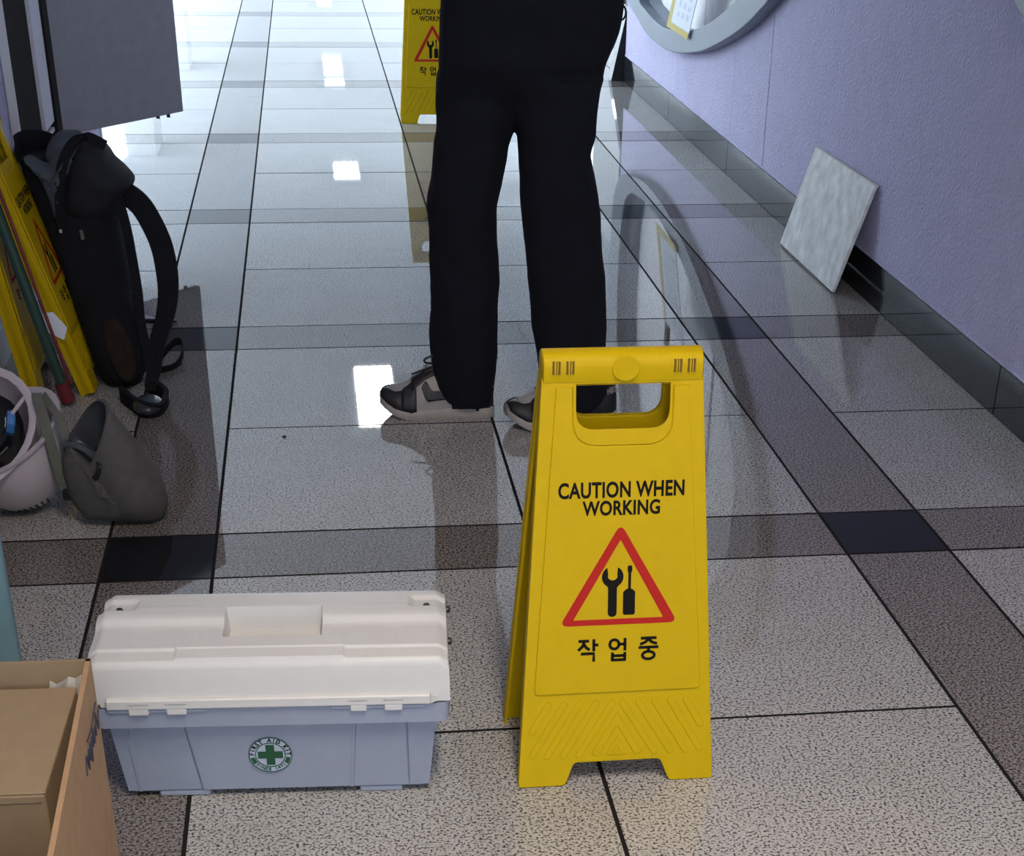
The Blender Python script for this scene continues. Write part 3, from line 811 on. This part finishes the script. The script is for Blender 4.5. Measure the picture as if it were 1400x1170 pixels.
# chin strap over the rim
HX, HY = -.572, 3.075
def hp(L_): return cr_spline([(a-HX, b-HY, c) for a, b, c in L_], 5)
link('chin_strap', ribbon(hp([(-.545, 3.02, .232), (-.527, 2.965, .190), (-.517, 2.950, .138), (-.508, 2.945, .088), (-.500, 2.945, .060)]), .020, .003, up=Vector((0, 1, -.2))), M_STRAP, h1)
link('chin_strap', ribbon(hp([(-.535, 3.03, .228), (-.502, 2.975, .199), (-.489, 2.955, .156), (-.494, 2.945, .113), (-.505, 2.942, .085)]), .016, .003, up=Vector((0, 1, -.2))), M_STRAP, h1)
link('buckle', box(.062, .082, -.142, -.128, .052, .074, .003), M_BUCK, h1)
# inner hat
h2 = empty('hard_hat', (-.645, 3.075, .068), 0, 'inner white hard hat showing its dark liner and blue adjusting knob', 'hard hat', 'white hard hats')
ax2 = (-.18, -.52, .84)
Mi = tilt_m(ax2)
me = hat_shell(.112, .136, .122); me.transform(Mi); link('shell', me, M_HAT, h2, smooth=60)
me = loft([ell(0, 0, .030+.07*(1-math.cos(a)), .085*math.sin(a)**.8+.001, .104*math.sin(a)**.8+.001, 24) for a in [PI/2*k/8 for k in range(9)]], cap1=False)
me.transform(Mi); link('liner', me, M_LINER, h2, smooth=60)
for th, rr in ((20, .072), (75, .08), (140, .07), (200, .072), (255, .08), (320, .07)):
    pts = [Mi @ Vector((rr*math.cos(R(th))*s, rr*1.2*math.sin(R(th))*s, .055+.055*s*s)) for s in (.2, .5, .8, 1.05)]
    link('liner_strap', ribbon(cr_spline(pts, 4), .018, .002, wdir=Mi.to_3x3() @ Vector((-math.sin(R(th)), math.cos(R(th)), 0))), M_LINER if th % 40 else M_STRAP, h2)
kn = lathe([(.001, 0), (.017, 0), (.019, .004), (.017, .014), (.001, .016)], 8)
KM = Mi @ Matrix.Translation((.068, .018, .098)) @ Matrix.Rotation(R(-62), 4, 'Y')
kn.transform(KM @ Matrix.Diagonal((1.3, 1.3, 1.0, 1))); knob = link('adjusting_knob', kn, M_BLUE, h2, smooth=20)
c_ = plate([circle(0, 0, .008, .011)], .001); c_.transform(KM @ Matrix.Translation((0, 0, .0158))); link('knob_badge', c_, M_PAPER, knob)
c_ = plate([circle(0, 0, .003, .006)], .0008); c_.transform(KM @ Matrix.Translation((0, 0, .0168))); link('knob_badge', c_, M_INK, knob)
c_ = box(-.004, .004, -.03, .03, 0, .003, .001); c_.transform(Mi @ Matrix.Translation((.088, .045, .118)) @ Matrix.Rotation(R(-35), 4, 'Z')); link('sweat_band_clip', c_, M_HAT, h2)
c_ = loft([ell(0, 0, z, .050*k, .060*k, 18) for z, k in ((.055, .3), (.075, .8), (.10, 1), (.112, .95))]); c_.transform(Mi @ Matrix.Translation((-.045, .01, 0))); link('blue_pad', c_, M_NAVY, h2, smooth=60)

# ---------------------------------------------------------------- grey canvas bag
gb = empty('canvas_bag', (-.385, 2.97, 0), 0, 'grey canvas tool bag slumped open on the floor beside the hard hats', 'bag')
def P_(x_, y_, z_): return Vector((x_+.385, y_-2.97, z_))
rg = []
# ring: (top point, bottom point) in the picture plane, half depth
for (tx, tz), (bx, bz), dy, yc in (((-.424, .226), (-.503, .070), .062, 2.985), ((-.412, .215), (-.480, .050), .070, 2.98), ((-.386, .180), (-.448, .028), .074, 2.975), ((-.352, .130), (-.410, .008), .068, 2.965), ((-.326, .078), (-.378, .003), .052, 2.96), ((-.318, .042), (-.350, .004), .030, 2.955), ((-.321, .020), (-.335, .006), .010, 2.955)):
    A_, B_ = P_(tx, yc+.01, tz), P_(bx, yc-.01, bz); c = (A_+B_)/2; u = (A_-B_)/2; r_ = []
    for k in range(24):
        a = 2*PI*k/24; wob = 1+.03*math.sin(3*a+tx*40)
        p = c+u*math.cos(a)+Vector((-.62*dy*max(0, 1-len(rg)/3.0), dy, -.25*dy*max(0, 1-len(rg)/3.0)))*math.sin(a)*wob
        if p.z < .002: p.z = .002
        r_.append(p)
    rg.append(r_)
cen = [sum(r_, Vector())/24 for r_ in rg]
inner_r = [[p+(cen[i]-p).normalized()*.004 for p in rg[i]] for i in (0, 1, 2, 3)]
link('shell', loft(rg[::-1]+[[p+(cen[0]-p).normalized()*.002+Vector((-.002, 0, .001)) for p in rg[0]]], cap1=False), M_BAG, gb, smooth=60)
link('lining', loft(inner_r+[[c for c in [cen[3]+(p-cen[3])*.3 for p in inner_r[-1]]]], cap0=False), M_BAGIN, gb, smooth=60)
hem = rg[0]+[rg[0][0]]
link('hem', tube([p+Vector((.003, 0, .0)) for p in hem], .0035, 6), M_BAG, gb, smooth=60)
link('loop', ribbon(cr_spline([P_(-.452, 2.915, .098), P_(-.437, 2.908, .112), P_(-.430, 2.908, .130), P_(-.434, 2.912, .132)], 4), .010, .004, wdir=(1, 0, -1)), M_BUCK, gb)
# tools poking out of the bag
gl = empty('goggles', (-.462, 2.945, .158), 0, 'dark clear goggles tucked between the grey bag and the hard hat', 'goggles')
c_ = loft([ell(0, 0, z, a, b, 16) for z, a, b in ((0, .030, .022), (.012, .034, .025), (.024, .026, .018))]); c_.transform(Matrix.Rotation(R(20), 4, 'X') @ Matrix.Rotation(R(35), 4, 'Y') @ Matrix.Diagonal((.9, .8, .7, 1))); link('lens', c_, M_GLOSS, gl, smooth=50)
link('strap', ribbon(cr_spline([(-.026, -.006, .0), (-.020, -.020, -.020), (-.016, -.022, -.050), (-.022, -.018, -.080)], 4), .016, .002, up=Vector((0, 1, 0))), M_BUCK, gl)
link('nose_band', ribbon(cr_spline([(-.03, -.014, .012), (0, -.024, .004), (.022, -.016, -.014)], 4), .010, .004, up=Vector((0, 1, 0))), M_CLOTH, gl)

# ---------------------------------------------------------------- backpack
bp_ = empty('backpack', (-.50, 3.83, 0), 0, 'black backpack stuffed with slate cloth leaning by the folded signs', 'backpack')
OX, OY = -.50, 3.83
rows = [(.004, -.525, -.440, .07), (.030, -.538, -.425, .088), (.073, -.548, -.419, .098), (.176, -.574, -.427, .105), (.269, -.600, -.438, .105), (.373, -.630, -.447, .102), (.440, -.650, -.446, .095), (.490, -.660, -.458, .085), (.508, -.652, -.470, .070), (.512, -.62, -.50, .045)]
rings = []
for z, a, b, dy in rows:
    rings.append(ell((a+b)/2-OX, 3.835-OY, z, (b-a)/2, dy, 30, pw=.62))
body = loft(rings); o = link('body', body, M_BP, bp_, smooth=60)
def lump(c, rx, ry, rz_, seed, amp=.18, n=18, m=10, tilt=0):
    rnd = random.Random(seed); ph = [rnd.uniform(0, 6.28) for _ in range(6)]
    rings = []
    for k in range(m+1):
        a = -PI/2+PI*k/m; rr = max(math.cos(a), .02); r_ = []
        for j in range(n):
            th = 2*PI*j/n; w_ = 1+amp*(math.sin(3*th+ph[0]+a*2)*.5+math.sin(5*th+ph[1]-a*3)*.3+math.sin(2*a*3+ph[2])*.3)
            r_.append((c[0]+rx*rr*math.cos(th)*w_+tilt*math.sin(a)*rz_, c[1]+ry*rr*math.sin(th)*w_, c[2]+rz_*math.sin(a)*(1+amp*.3*math.sin(4*th+ph[3]))))
        rings.append(r_)
    return loft(rings)
def pillow(pts, yf, yb, seed=1, n=4, wob=.006):
    """A stuffed cloth shape: the outline (x, z) rounded over from front yf to back yb."""
    rnd = random.Random(seed); P = [Vector((p.x, p.y)) for p in cr_spline([(a, b, 0) for a, b in pts], n, True)]
    c = sum(P, Vector((0, 0)))/len(P); rings = []
    for k, f in ((.02, 0), (.35, .03), (.65, .10), (.88, .28), (1.0, .55), (1.0, .8), (.9, 1.0)):
        rings.append([(c.x+(p.x-c.x)*k-OX, yf+(yb-yf)*f-OY+wob*math.sin(i*1.7+k*9+seed), c.y+(p.y-c.y)*k) for i, p in enumerate(P)])
    return loft(rings)
rim = cr_spline([(-.655-OX, 3.765-OY, .500), (-.668-OX, 3.82-OY, .512), (-.645-OX, 3.88-OY, .524), (-.605-OX, 3.89-OY, .524), (-.560-OX, 3.86-OY, .515)], 5)
link('mouth_rim', ribbon(rim, .055, .007, wdir=(0, -.15, 1)), M_BP, bp_, smooth=60)
link('cloth', pillow([(-.628, .516), (-.596, .470), (-.576, .385), (-.560, .405), (-.545, .47), (-.528, .53), (-.55, .505), (-.585, .506)], 3.705, 3.80, 3), M_CLOTH, bp_, smooth=50)
link('cloth', pillow([(-.585, .500), (-.575, .542), (-.545, .562), (-.505, .555), (-.50, .50), (-.54, .46)], 3.735, 3.84, 5), M_CLOTH, bp_, smooth=50)
link('top_flap', pillow([(-.560, .385), (-.552, .46), (-.530, .525), (-.497, .552), (-.462, .538), (-.440, .505), (-.404, .462), (-.430, .425), (-.485, .375)], 3.700, 3.86, 11, 5, .003), M_BP2, bp_, smooth=50)
link('flap_edge', ribbon(cr_spline([(-.562-OX, 3.720-OY, .375), (-.556-OX, 3.715-OY, .46), (-.533-OX, 3.725-OY, .53), (-.496-OX, 3.75-OY, .560), (-.452-OX, 3.76-OY, .540)], 5), .022, .007, wdir=(1, .2, .2)), M_BP, bp_, smooth=60)
link('front_pocket', lump((-.490-OX, 3.752-OY, .150), .062, .035, .135, 21, .06, tilt=-.10), M_BP, bp_, smooth=60)
link('leather_patch', lump((-.470-OX, 3.718-OY, .105), .030, .012, .075, 23, .06, tilt=-.15), M_RUST, bp_, smooth=60)
link('side_pocket', lump((-.440-OX, 3.770-OY, .150), .025, .03, .075, 25, .08), M_BP2, bp_, smooth=60)
link('zip_pull', tube([(-.522-OX, 3.720-OY, .372), (-.520-OX, 3.718-OY, .352)], .004, 8), M_STRAP, bp_)
link('zip_pull', tube([(-.566-OX, 3.724-OY, .378), (-.566-OX, 3.722-OY, .366)], .0035, 8), M_HAT, bp_)
# carrying straps
sA = [(-.452, 3.79, .450), (-.401, 3.76, .425), (-.374, 3.75, .386), (-.353, 3.75, .322), (-.349, 3.75, .241), (-.362, 3.75, .175), (-.388, 3.74, .108), (-.398, 3.72, .056), (-.41, 3.70, .02)]
link('shoulder_strap', ribbon(cr_spline([(a-OX, b-OY, c) for a, b, c in sA], 5), lambda t: .050-.024*max(0, (t-.45)/.55), .010, up=Vector((0, 1, -.25))), M_BP, bp_, smooth=60)
sB = [(-.438, 3.745, .440), (-.424, 3.72, .378), (-.419, 3.72, .314), (-.415, 3.72, .233), (-.415, 3.71, .167), (-.404, 3.70, .083), (-.405, 3.68, .02)]
link('shoulder_strap', ribbon(cr_spline([(a-OX, b-OY, c) for a, b, c in sB], 5), .022, .006, up=Vector((0, 1, -.25))), M_BP, bp_, smooth=60)
sC = [(-.41, 3.70, .03), (-.375, 3.67, .012), (-.371, 3.62, .007), (-.383, 3.56, .010), (-.41, 3.55, .018), (-.44, 3.60, .014), (-.47, 3.66, .02)]
link('hip_belt', ribbon(cr_spline([(a-OX, b-OY, c) for a, b, c in sC], 5), .045, .012, wdir=(.1, -.3, 1)), M_BP, bp_, smooth=60)
link('belt_pad', lump((-.405-OX, 3.575-OY, .022), .034, .045, .02, 31, .08), M_GLOSS, bp_, smooth=60)
sD = [(-.40, 3.95, .02), (-.375, 4.02, .030), (-.355, 4.01, .032), (-.352, 3.96, .018), (-.365, 3.91, .006), (-.39, 3.88, .006), (-.42, 3.87, .01)]
link('webbing_loop', ribbon(cr_spline([(a-OX, b-OY, c) for a, b, c in sD], 5), .020, .003, wdir=(.0, -.2, 1)), M_BP, bp_, smooth=60)
bk = empty('buckle', (-.430, 4.305, 0), R(-12), 'small black side release buckle lying on the floor past the backpack', 'buckle')
link('socket', box(-.052, .004, -.012, .012, 0, .012, .003), M_BUCK, bk)
link('prong', box(.006, .046, -.006, .006, .002, .009, .002), M_BUCK, bk)
link('prong', box(-.048, -.034, .010, .024, .0, .010, .002), M_BUCK, bk)

pk = pillow([(-.486, .168), (-.455, .127), (-.418, .090), (-.380, .050), (-.362, .010), (-.423, .008), (-.480, .022), (-.503, .100)], 2.905, 2.965, 41, 5, .004)
for v in pk.vertices:
    v.co += Vector((OX+.385, OY-2.97, 0))
    if v.co.z < .002: v.co.z = .002
link('side_pocket', pk, M_BAG, gb, smooth=50)
# the whole pack leans back: its upper part lies farther from the corridor's near end
def lean_back(o):
    for ch in o.children:
        for v in ch.data.vertices:
            p = v.co+Vector((OX, OY, 0)); c = Vector((0, 0, CAM_H)); k = 1+.045*max(0, min(1, (p.z-.03)/.27))
            p = c+(p-c)*k
            if p.y < 4.02: p.x = max(p.x, -.526-.304*p.z)      # stays clear of the sign it leans beside
            v.co = p-Vector((OX, OY, 0))
lean_back(bp_)

# ---------------------------------------------------------------- stone tile leaning on the right wall
A_, B_, C_, D_ = Vector((1.4530, 5.041, .0)), Vector((1.4535, 4.462, 0)), Vector((XD-.004, 4.402, .306)), Vector((XD-.004, 4.992, .300))
ux = (B_-A_).normalized(); up_ = ((D_-A_)+(C_-B_))/2; nn = ux.cross(up_).normalized()
if nn.x > 0: nn = -nn
st = empty('stone_tile', tuple((A_+B_)/2), 0, 'loose grey stone floor tile leaning against the lilac wall and dark skirting', 'tile')
off = (A_+B_)/2
bm = bmesh.new()
q = [A_-off, B_-off, C_-off, D_-off]
b_loft(bm, [[p-nn*.0 for p in q], [p+nn*-.012*-1*.0+nn*.0 + Vector((0, 0, 0)) for p in [x_+nn*.010 for x_ in q]]])
bmesh.ops.bevel(bm, geom=list(bm.edges), offset=.0015, segments=1, affect='EDGES')
me = fin(bm); me.transform(Matrix.Translation((-.0, 0, .004)))
link('slab', me, M_STONE, st)
q2 = [(C_-off)+nn*.0103, (D_-off)+nn*.0103, (D_-off)+nn*.0103-up_*.012, (C_-off)+nn*.0103-up_*.012]
me = loft([[p+Vector((0, 0, .004)) for p in q2], [p+nn*.0006+Vector((0, 0, .004)) for p in q2]]); link('chamfer_edge', me, M_STONEE, st)

# ---------------------------------------------------------------- paper notice on the oval window
BLp, BRp = (7.10, .400), (6.69, .398); upv = (-.125, .155)
def quad_yz(a, b, c, d_, x0, x1):
    return loft([[(x0, *p) for p in (a, b, c, d_)], [(x1, *p) for p in (a, b, c, d_)]])
def PP(s, t): return (BLp[0]+(BRp[0]-BLp[0])*s+upv[0]*t*2.2, BLp[1]+(BRp[1]-BLp[1])*s+upv[1]*t*2.2)
pn = empty('paper_notice', (1.465, 6.9, .40), 0, 'white paper notice with yellow taped edge hanging over the oval window frame', 'notice')
def pq(s0, s1, t0, t1, x0, x1, m, nm):
    me = quad_yz(PP(s0, t0), PP(s1, t0), PP(s1, t1), PP(s0, t1), x0, x1); me.transform(Matrix.Translation((-1.465, -6.9, -.40))); link(nm, me, m, pn)
pq(0, 1, 0, 1, 1.468, 1.4705, M_PAPER, 'sheet')
pq(0, .14, 0, 1, 1.4672, 1.468, M_YTAPE, 'tape')
pq(0, 1, -.02, .055, 1.4664, 1.4672, M_YTAPE, 'tape')
for r_ in range(3):
    for k in range(7):
        pq(.34+.2*r_, .44+.2*r_, .16+.11*k, .16+.11*k+(.07 if (k+r_) % 3 else .045), 1.4676, 1.468, M_BPRINT, 'lettering')

# ---------------------------------------------------------------- wall cabinet on the left
cbn = empty('wall_cabinet', (XLW, 4.95, .30), 0, 'dark grey wall cabinet at the left with its steel door swung open', 'cabinet')
def cbx(x0, x1, y0, y1, z0, z1, m, nm, bev=.0015, parent=None):
    return link(nm, box(x0-XLW if parent is None else x0, x1-XLW if parent is None else x1, y0-4.95 if parent is None else y0, y1-4.95 if parent is None else y1, z0-.30 if parent is None else z0, z1-.30 if parent is None else z1, bev), m, parent or cbn)
cbx(XLW+.001, XLW+.006, 4.60, 5.32, .33, 1.35, M_OLIVE, 'back_plate')
cbx(XLW+.001, XLW+.022, 4.585, 4.610, .318, 1.37, M_OLIVE, 'frame_post')
cbx(XLW+.001, XLW+.025, 4.579, 4.585, .316, 1.37, M_WHITE, 'edge_trim')
cbx(XLW+.001, XLW+.018, 5.06, 5.235, .345, 1.36, M_LITWALL, 'lit_wall_strip')  # stands in for the lit wall glimpsed through the hinge gap
cbx(XLW+.001, XLW+.026, 5.235, 5.335, .290, 1.37, M_OLIVE, 'frame_post')
cbx(XLW+.001, XLW+.016, 4.585, 5.24, .318, .330, M_WHITE, 'sill')
cbx(XLW+.001, XLW+.022, 4.585, 5.335, 1.36, 1.385, M_OLIVE, 'frame_head')
hx, hy = XLW+.012, 5.324
dv = Vector((-.430-hx, 5.771-hy, 0)); ang = math.atan2(dv.y, dv.x); dl = dv.length
dr = empty('door', (hx-XLW, hy-4.95, -.0139), 0); dr.parent = cbn; dr.rotation_euler = (0, 0, ang)
link('leaf', box(.012, dl, -.004, .020, 0, 1.06, .002), M_STEEL, dr)
link('hinge_edge', box(-.026, .014, -.006, .024, .0, 1.06, .002), M_OLIVE, dr)
link('bolt', tube([(dl-.06, .010, .004), (dl-.06, .010, -.012)], .006, 8), M_BUCK, dr)
link('bolt', tube([(dl-.11, .010, .004), (dl-.11, .010, -.009)], .006, 8), M_BUCK, dr)

# ---------------------------------------------------------------- person
per_ = empty('person', (.42, 3.50, 0), 0, 'person in loose black trousers and black and white sneakers, standing turned left', 'person')
PXo, PYo = .42, 3.50
LEGL = [(.645, .250, .424), (.613, .251, .4155), (.577, .244, .403), (.519, .237, .393), (.452, .229, .380), (.369, .233, .381), (.299, .234, .383), (.244, .231, .381), (.163, .228, .380), (.096, .232, .377), (.054, .246, .374), (.034, .262, .370)]
LEGR = [(.645, .406, .578), (.613, .4145, .577), (.570, .416, .567), (.502, .421, .585), (.443, .425, .592), (.368, .433, .601), (.290, .441, .609), (.211, .448, .614), (.130, .462, .618), (.080, .470, .622), (.052, .476, .612), (.036, .484, .600)]
HIP = [(.645, .34, .50), (.665, .285, .550), (.690, .253, .590), (.748, .255, .602), (.802, .260, .623), (.855, .266, .634), (.92, .272, .630), (.98, .285, .615)]
bm = bmesh.new()
def legrings(L_, yc0, yc1, d0, d1):
    rr = []
    for z, a, b in L_:
        t = (z-.03)/.6
        rr.append(ell((a+b)/2-PXo, yc1+(yc0-yc1)*t-PYo, z, (b-a)/2, d1+(d0-d1)*t, 26))
    return rr
b_loft(bm, [ell(.335-PXo, 3.53-PYo, .72, .082, .085, 26)]+legrings(LEGL, 3.53, 3.525, .088, .070))
b_loft(bm, [ell(.505-PXo, 3.47-PYo, .72, .087, .085, 26)]+legrings(LEGR, 3.47, 3.45, .088, .068))
b_loft(bm, [ell((a+b)/2-PXo, 3.50-PYo, z, (b-a)/2, min(.118, .030+(z-.645)*1.05), 26, pw=.9) for z, a, b in HIP])
tro = link('trousers', fin(bm), M_TROU, per_)
rm = tro.modifiers.new('fuse', 'REMESH'); rm.mode = 'VOXEL'; rm.voxel_size = .006; rm.use_smooth_shade = True
sm = tro.modifiers.new('smooth', 'SMOOTH'); sm.factor = .5; sm.iterations = 5
tx = bpy.data.textures.new('folds', 'CLOUDS'); tx.noise_scale = .09; tx.noise_depth = 2
dm = tro.modifiers.new('folds', 'DISPLACE'); dm.texture = tx; dm.strength = .010; dm.mid_level = .5; dm.texture_coords = 'LOCAL'
link('key_loop', tube([(.622-PXo+.008*math.cos(2*PI*k/14), 3.46-PYo, .838+.013*math.sin(2*PI*k/14)) for k in range(15)], .0022, 6), M_BUCK, per_)
# upper body, mostly above the picture's edge
bm = bmesh.new()
tors = [(.95, .17, .115), (1.05, .165, .112), (1.15, .172, .115), (1.24, .165, .11), (1.29, .11, .085), (1.315, .055, .055), (1.35, .046, .046)]
b_loft(bm, [ell(.45-PXo, 3.50-PYo, z, a*.82, b*1.25, 22) for z, a, b in tors])
for s in (-1, 1):
    b_tube(bm, cr_spline([(.45-PXo, s*.13, 1.255), (.45-PXo, s*.19, 1.20), (.47-PXo, s*.215, 1.05), (.43-PXo, s*.20, .97), (.32-PXo, s*.15, .99)], 5), lambda t: .050-.018*t, 12)
ub = link('jacket', fin(bm), M_TROU, per_)
rm = ub.modifiers.new('fuse', 'REMESH'); rm.mode = 'VOXEL'; rm.voxel_size = .010; rm.use_smooth_shade = True
bm = bmesh.new()
b_loft(bm, [ell(.435-PXo, 0, z, a, b, 20) for z, a, b in ((1.30, .042, .042), (1.35, .046, .045), (1.375, .072, .055), (1.41, .084, .066), (1.46, .088, .070), (1.51, .074, .060), (1.545, .03, .025))])
b_tube(bm, [(.352-PXo, 0, 1.455), (.335-PXo, 0, 1.425), (.35-PXo, 0, 1.418)], .010, 8)
for s in (-1, 1):
    b_tube(bm, [(.44-PXo, s*.066, 1.465), (.45-PXo, s*.074, 1.445), (.442-PXo, s*.066, 1.415)], .009, 8)
    b_loft(bm, [ell(.31-PXo, s*.14, z, a, b, 12) for z, a, b in ((.955, .010, .008), (.975, .034, .016), (1.0, .03, .02))])
    for k in range(4):
        b_tube(bm, [(.300-PXo-.004*k, s*(.125+.010*k), .975), (.268-PXo, s*(.122+.010*k), .965), (.250-PXo, s*(.12+.010*k), .945)], .0065, 8)
    b_tube(bm, [(.31-PXo, s*.122, .985), (.285-PXo, s*.108, .985), (.268-PXo, s*.105, .972)], .007, 8)
hd = link('head', fin(bm), M_SKIN, per_, smooth=60)
link('hair', loft([ell(.447-PXo, 0, z, a, b, 20) for z, a, b in ((1.40, .076, .068), (1.45, .082, .074), (1.50, .080, .070), (1.545, .05, .044), (1.556, .01, .01))]), M_HAIR, per_, smooth=60)
for s in (-1, 1):
    link('eye', move(lathe([(.0005, 0), (.006, .001), (.008, .004), (.006, .007), (.0005, .008)], 10), .362-PXo, s*.026, 1.458), M_HAIR, hd)
link('mouth', tube([(.362-PXo, -.018, 1.400), (.354-PXo, 0, 1.398), (.362-PXo, .018, 1.400)], .004, 8), M_TIP, hd)

def shoe(px, py, rz, label, rot_toe=0, mirror=1):
    """Low sneaker pointing to -X in its own space, heel at x=0, length .26, outer side facing -Y."""
    t = empty('sneaker', (px-PXo, py-PYo, 0), 0); t.parent = per_; t.rotation_euler = (0, 0, rz)
    if label: t['label'] = label
    S = .258
    def outline(s):                               # s 0 heel .. 1 toe -> (left, right) half widths
        pts = [(0, .018), (.03, .030), (.15, .036), (.35, .034), (.55, .040), (.72, .047), (.86, .043), (.95, .030), (1.0, .012)]
        for (a, wa), (b, wb) in zip(pts, pts[1:]):
            if s <= b: return wa+(wb-wa)*(s-a)/(b-a)
        return pts[-1][1]
    def toe_lift(s): return .032*max(0, (s-.72)/.28)**2
    ss = [0, .02, .06, .12, .2, .3, .4, .5, .6, .7, .78, .85, .91, .96, .99, 1.0]
    # sole
    rings = []
    for s in ss:
        w_ = outline(s)+.003; z0 = toe_lift(s); z1 = z0+.026-.006*s
        x_ = -S*s
        rings.append([(x_, -w_*.93, z0), (x_, -w_, z0+.006), (x_, -w_, z1-.003), (x_, -w_*.95, z1), (x_, w_*.95, z1), (x_, w_, z1-.003), (x_, w_, z0+.006), (x_, w_*.93, z0)])
    link('sole', loft(rings), M_SOLE, t, smooth=50)
    top = [(0, .098), (.06, .104), (.15, .108), (.28, .116), (.40, .120), (.50, .115), (.60, .102), (.70, .086), (.80, .070), (.90, .056), (.96, .043), (1.0, .026)]
    def tz(s):
        for (a, wa), (b, wb) in zip(top, top[1:]):
            if s <= b: return wa+(wb-wa)*(s-a)/(b-a)
        return top[-1][1]
    def sect(s, grow=0.0, z0=None):
        w_ = outline(s)-.0005+grow; zb = toe_lift(s)+.018; zt = tz(s)+toe_lift(s)*.8+grow
        out = []
        for k in range(17):
            a = PI*k/16; c, q = math.cos(a), math.sin(a)
            nar = 1-.48*max(0, (q-.2))*(1 if s < .6 else .7)
            out.append(Vector((-S*s, -c*w_*nar*(1 if abs(c) > .0 else 1), zb+(zt-zb)*q**.75)))
        return out
    link('upper', loft([sect(s) for s in [.01, .04, .1, .2, .3, .4, .5, .6, .7, .78, .85, .91, .96, .99]]), M_SHOEW, t, smooth=60)
    def patch(s0, s1, k0, k1, m_, nm, grow=.0018, n=8, fn=None):
        rings = []
        for i in range(n+1):
            s = s0+(s1-s0)*i/n; sec = sect(s, grow)
            a, b = (k0, k1) if fn is None else fn(s)
            r_ = []
            for j in range(9):
                f = a+(b-a)*j/8; i0 = min(int(f), 15); r_.append(sec[i0].lerp(sec[i0+1], f-i0))
            rings.append(r_)
        bm = bmesh.new(); b_loft(bm, rings, closed=False)
        me = fin(bm); ob = link(nm, me, m_, t, smooth=60)
        sol = ob.modifiers.new('thick', 'SOLIDIFY'); sol.thickness = .0022; sol.offset = 0
        return ob
    # black overlays on both sides
    for side in (0, 1):
        fl = (lambda a, b: (a, b)) if side == 0 else (lambda a, b: (16-b, 16-a))
        patch(.80, .985, 0, 16, M_SHOEB, 'toe_guard', fn=lambda s: fl(0, 4.2+3.4*max(0, (s-.88)/.105)))
        patch(.68, .80, 0, 0, M_SHOEB, 'vamp_band', fn=lambda s: fl(0, 6.2-1.6*(s-.68)/.12))
        patch(.40, .72, 0, 0, M_SHOEB, 'eyestay', fn=lambda s: fl(4.3-.9*max(0, (s-.6)/.12), 7.8))
        patch(.01, .37, 0, 0, M_SHOEB, 'heel_counter', fn=lambda s: fl(0, 7.0))
        patch(.37, .445, 0, 0, M_SHOEB, 'heel_counter', fn=lambda s: fl(.2+4.8*(s-.37)/.075, 7.0))
        patch(.37, .635, 0, 0, M_SHOEB, 'side_tick', .0030, 18, fn=lambda s: fl(.9+2.2*max(0, (s-.575)/.060)**2, 1.9+2.0*math.exp(-((s-.603)/.040)**2)-.25*max(0, (.50-s)/.13)))
    patch(.73, .90, 5.6, 10.4, M_SHOEW, 'toe_box', .001)
    patch(.03, .30, 0, 16, M_SHOEB, 'collar', .0024, fn=lambda s: (5.8, 10.2))
    link('tongue', loft([[(-S*s, -w_, z), (-S*s, w_, z), (-S*s-.004, w_*.8, z+.008), (-S*s-.004, -w_*.8, z+.008)] for s, w_, z in ((.30, .024, .122), (.42, .022, .120), (.60, .018, .100))]), M_SHOEB, t, smooth=50)
    for s in (.38, .45, .52, .59):
        p = sect(s, .004)
        link('lace', tube([p[5], p[7], p[8]+Vector((0, 0, .003)), p[9], p[11]], .0028, 6), M_SHOEB, t, smooth=60)
    link('lace', tube(cr_spline([(-S*.46, -.012, .122), (-S*.58, -.022, .124), (-S*.60, -.026, .134), (-S*.50, -.022, .142), (-S*.42, -.014, .130)], 4), .0026, 6), M_SHOEB, t, smooth=60)
    link('lace', tube(cr_spline([(-S*.50, -.014, .118), (-S*.64, -.026, .108), (-S*.72, -.032, .102)], 4), .0024, 6), M_SHOEB, t, smooth=60)
    lt = fit_box(text_mesh('NIKE', .02, .0008, .0004), -.017, .017, -.008, .006)
    lt.transform(Matrix.Translation((-.016, -.0275, .075)) @ Matrix.Rotation(R(28), 4, 'Z') @ Matrix.Rotation(R(18), 4, 'X').inverted() @ UPRIGHT)
    link('lettering', lt, M_SHOEW, t)
    return t
shoe(.372, 3.520, R(-3), None)
shoe(.640, 3.470, R(12), None)

# pebble on the floor
tag(link('pebble', move(lump((0, 0, .002), .0042, .0036, .0025, 77, .15), -.101, 3.397, .0006), M_DARK, smooth=60), 'tiny dark pebble lying on the grey floor left of the person', 'pebble')
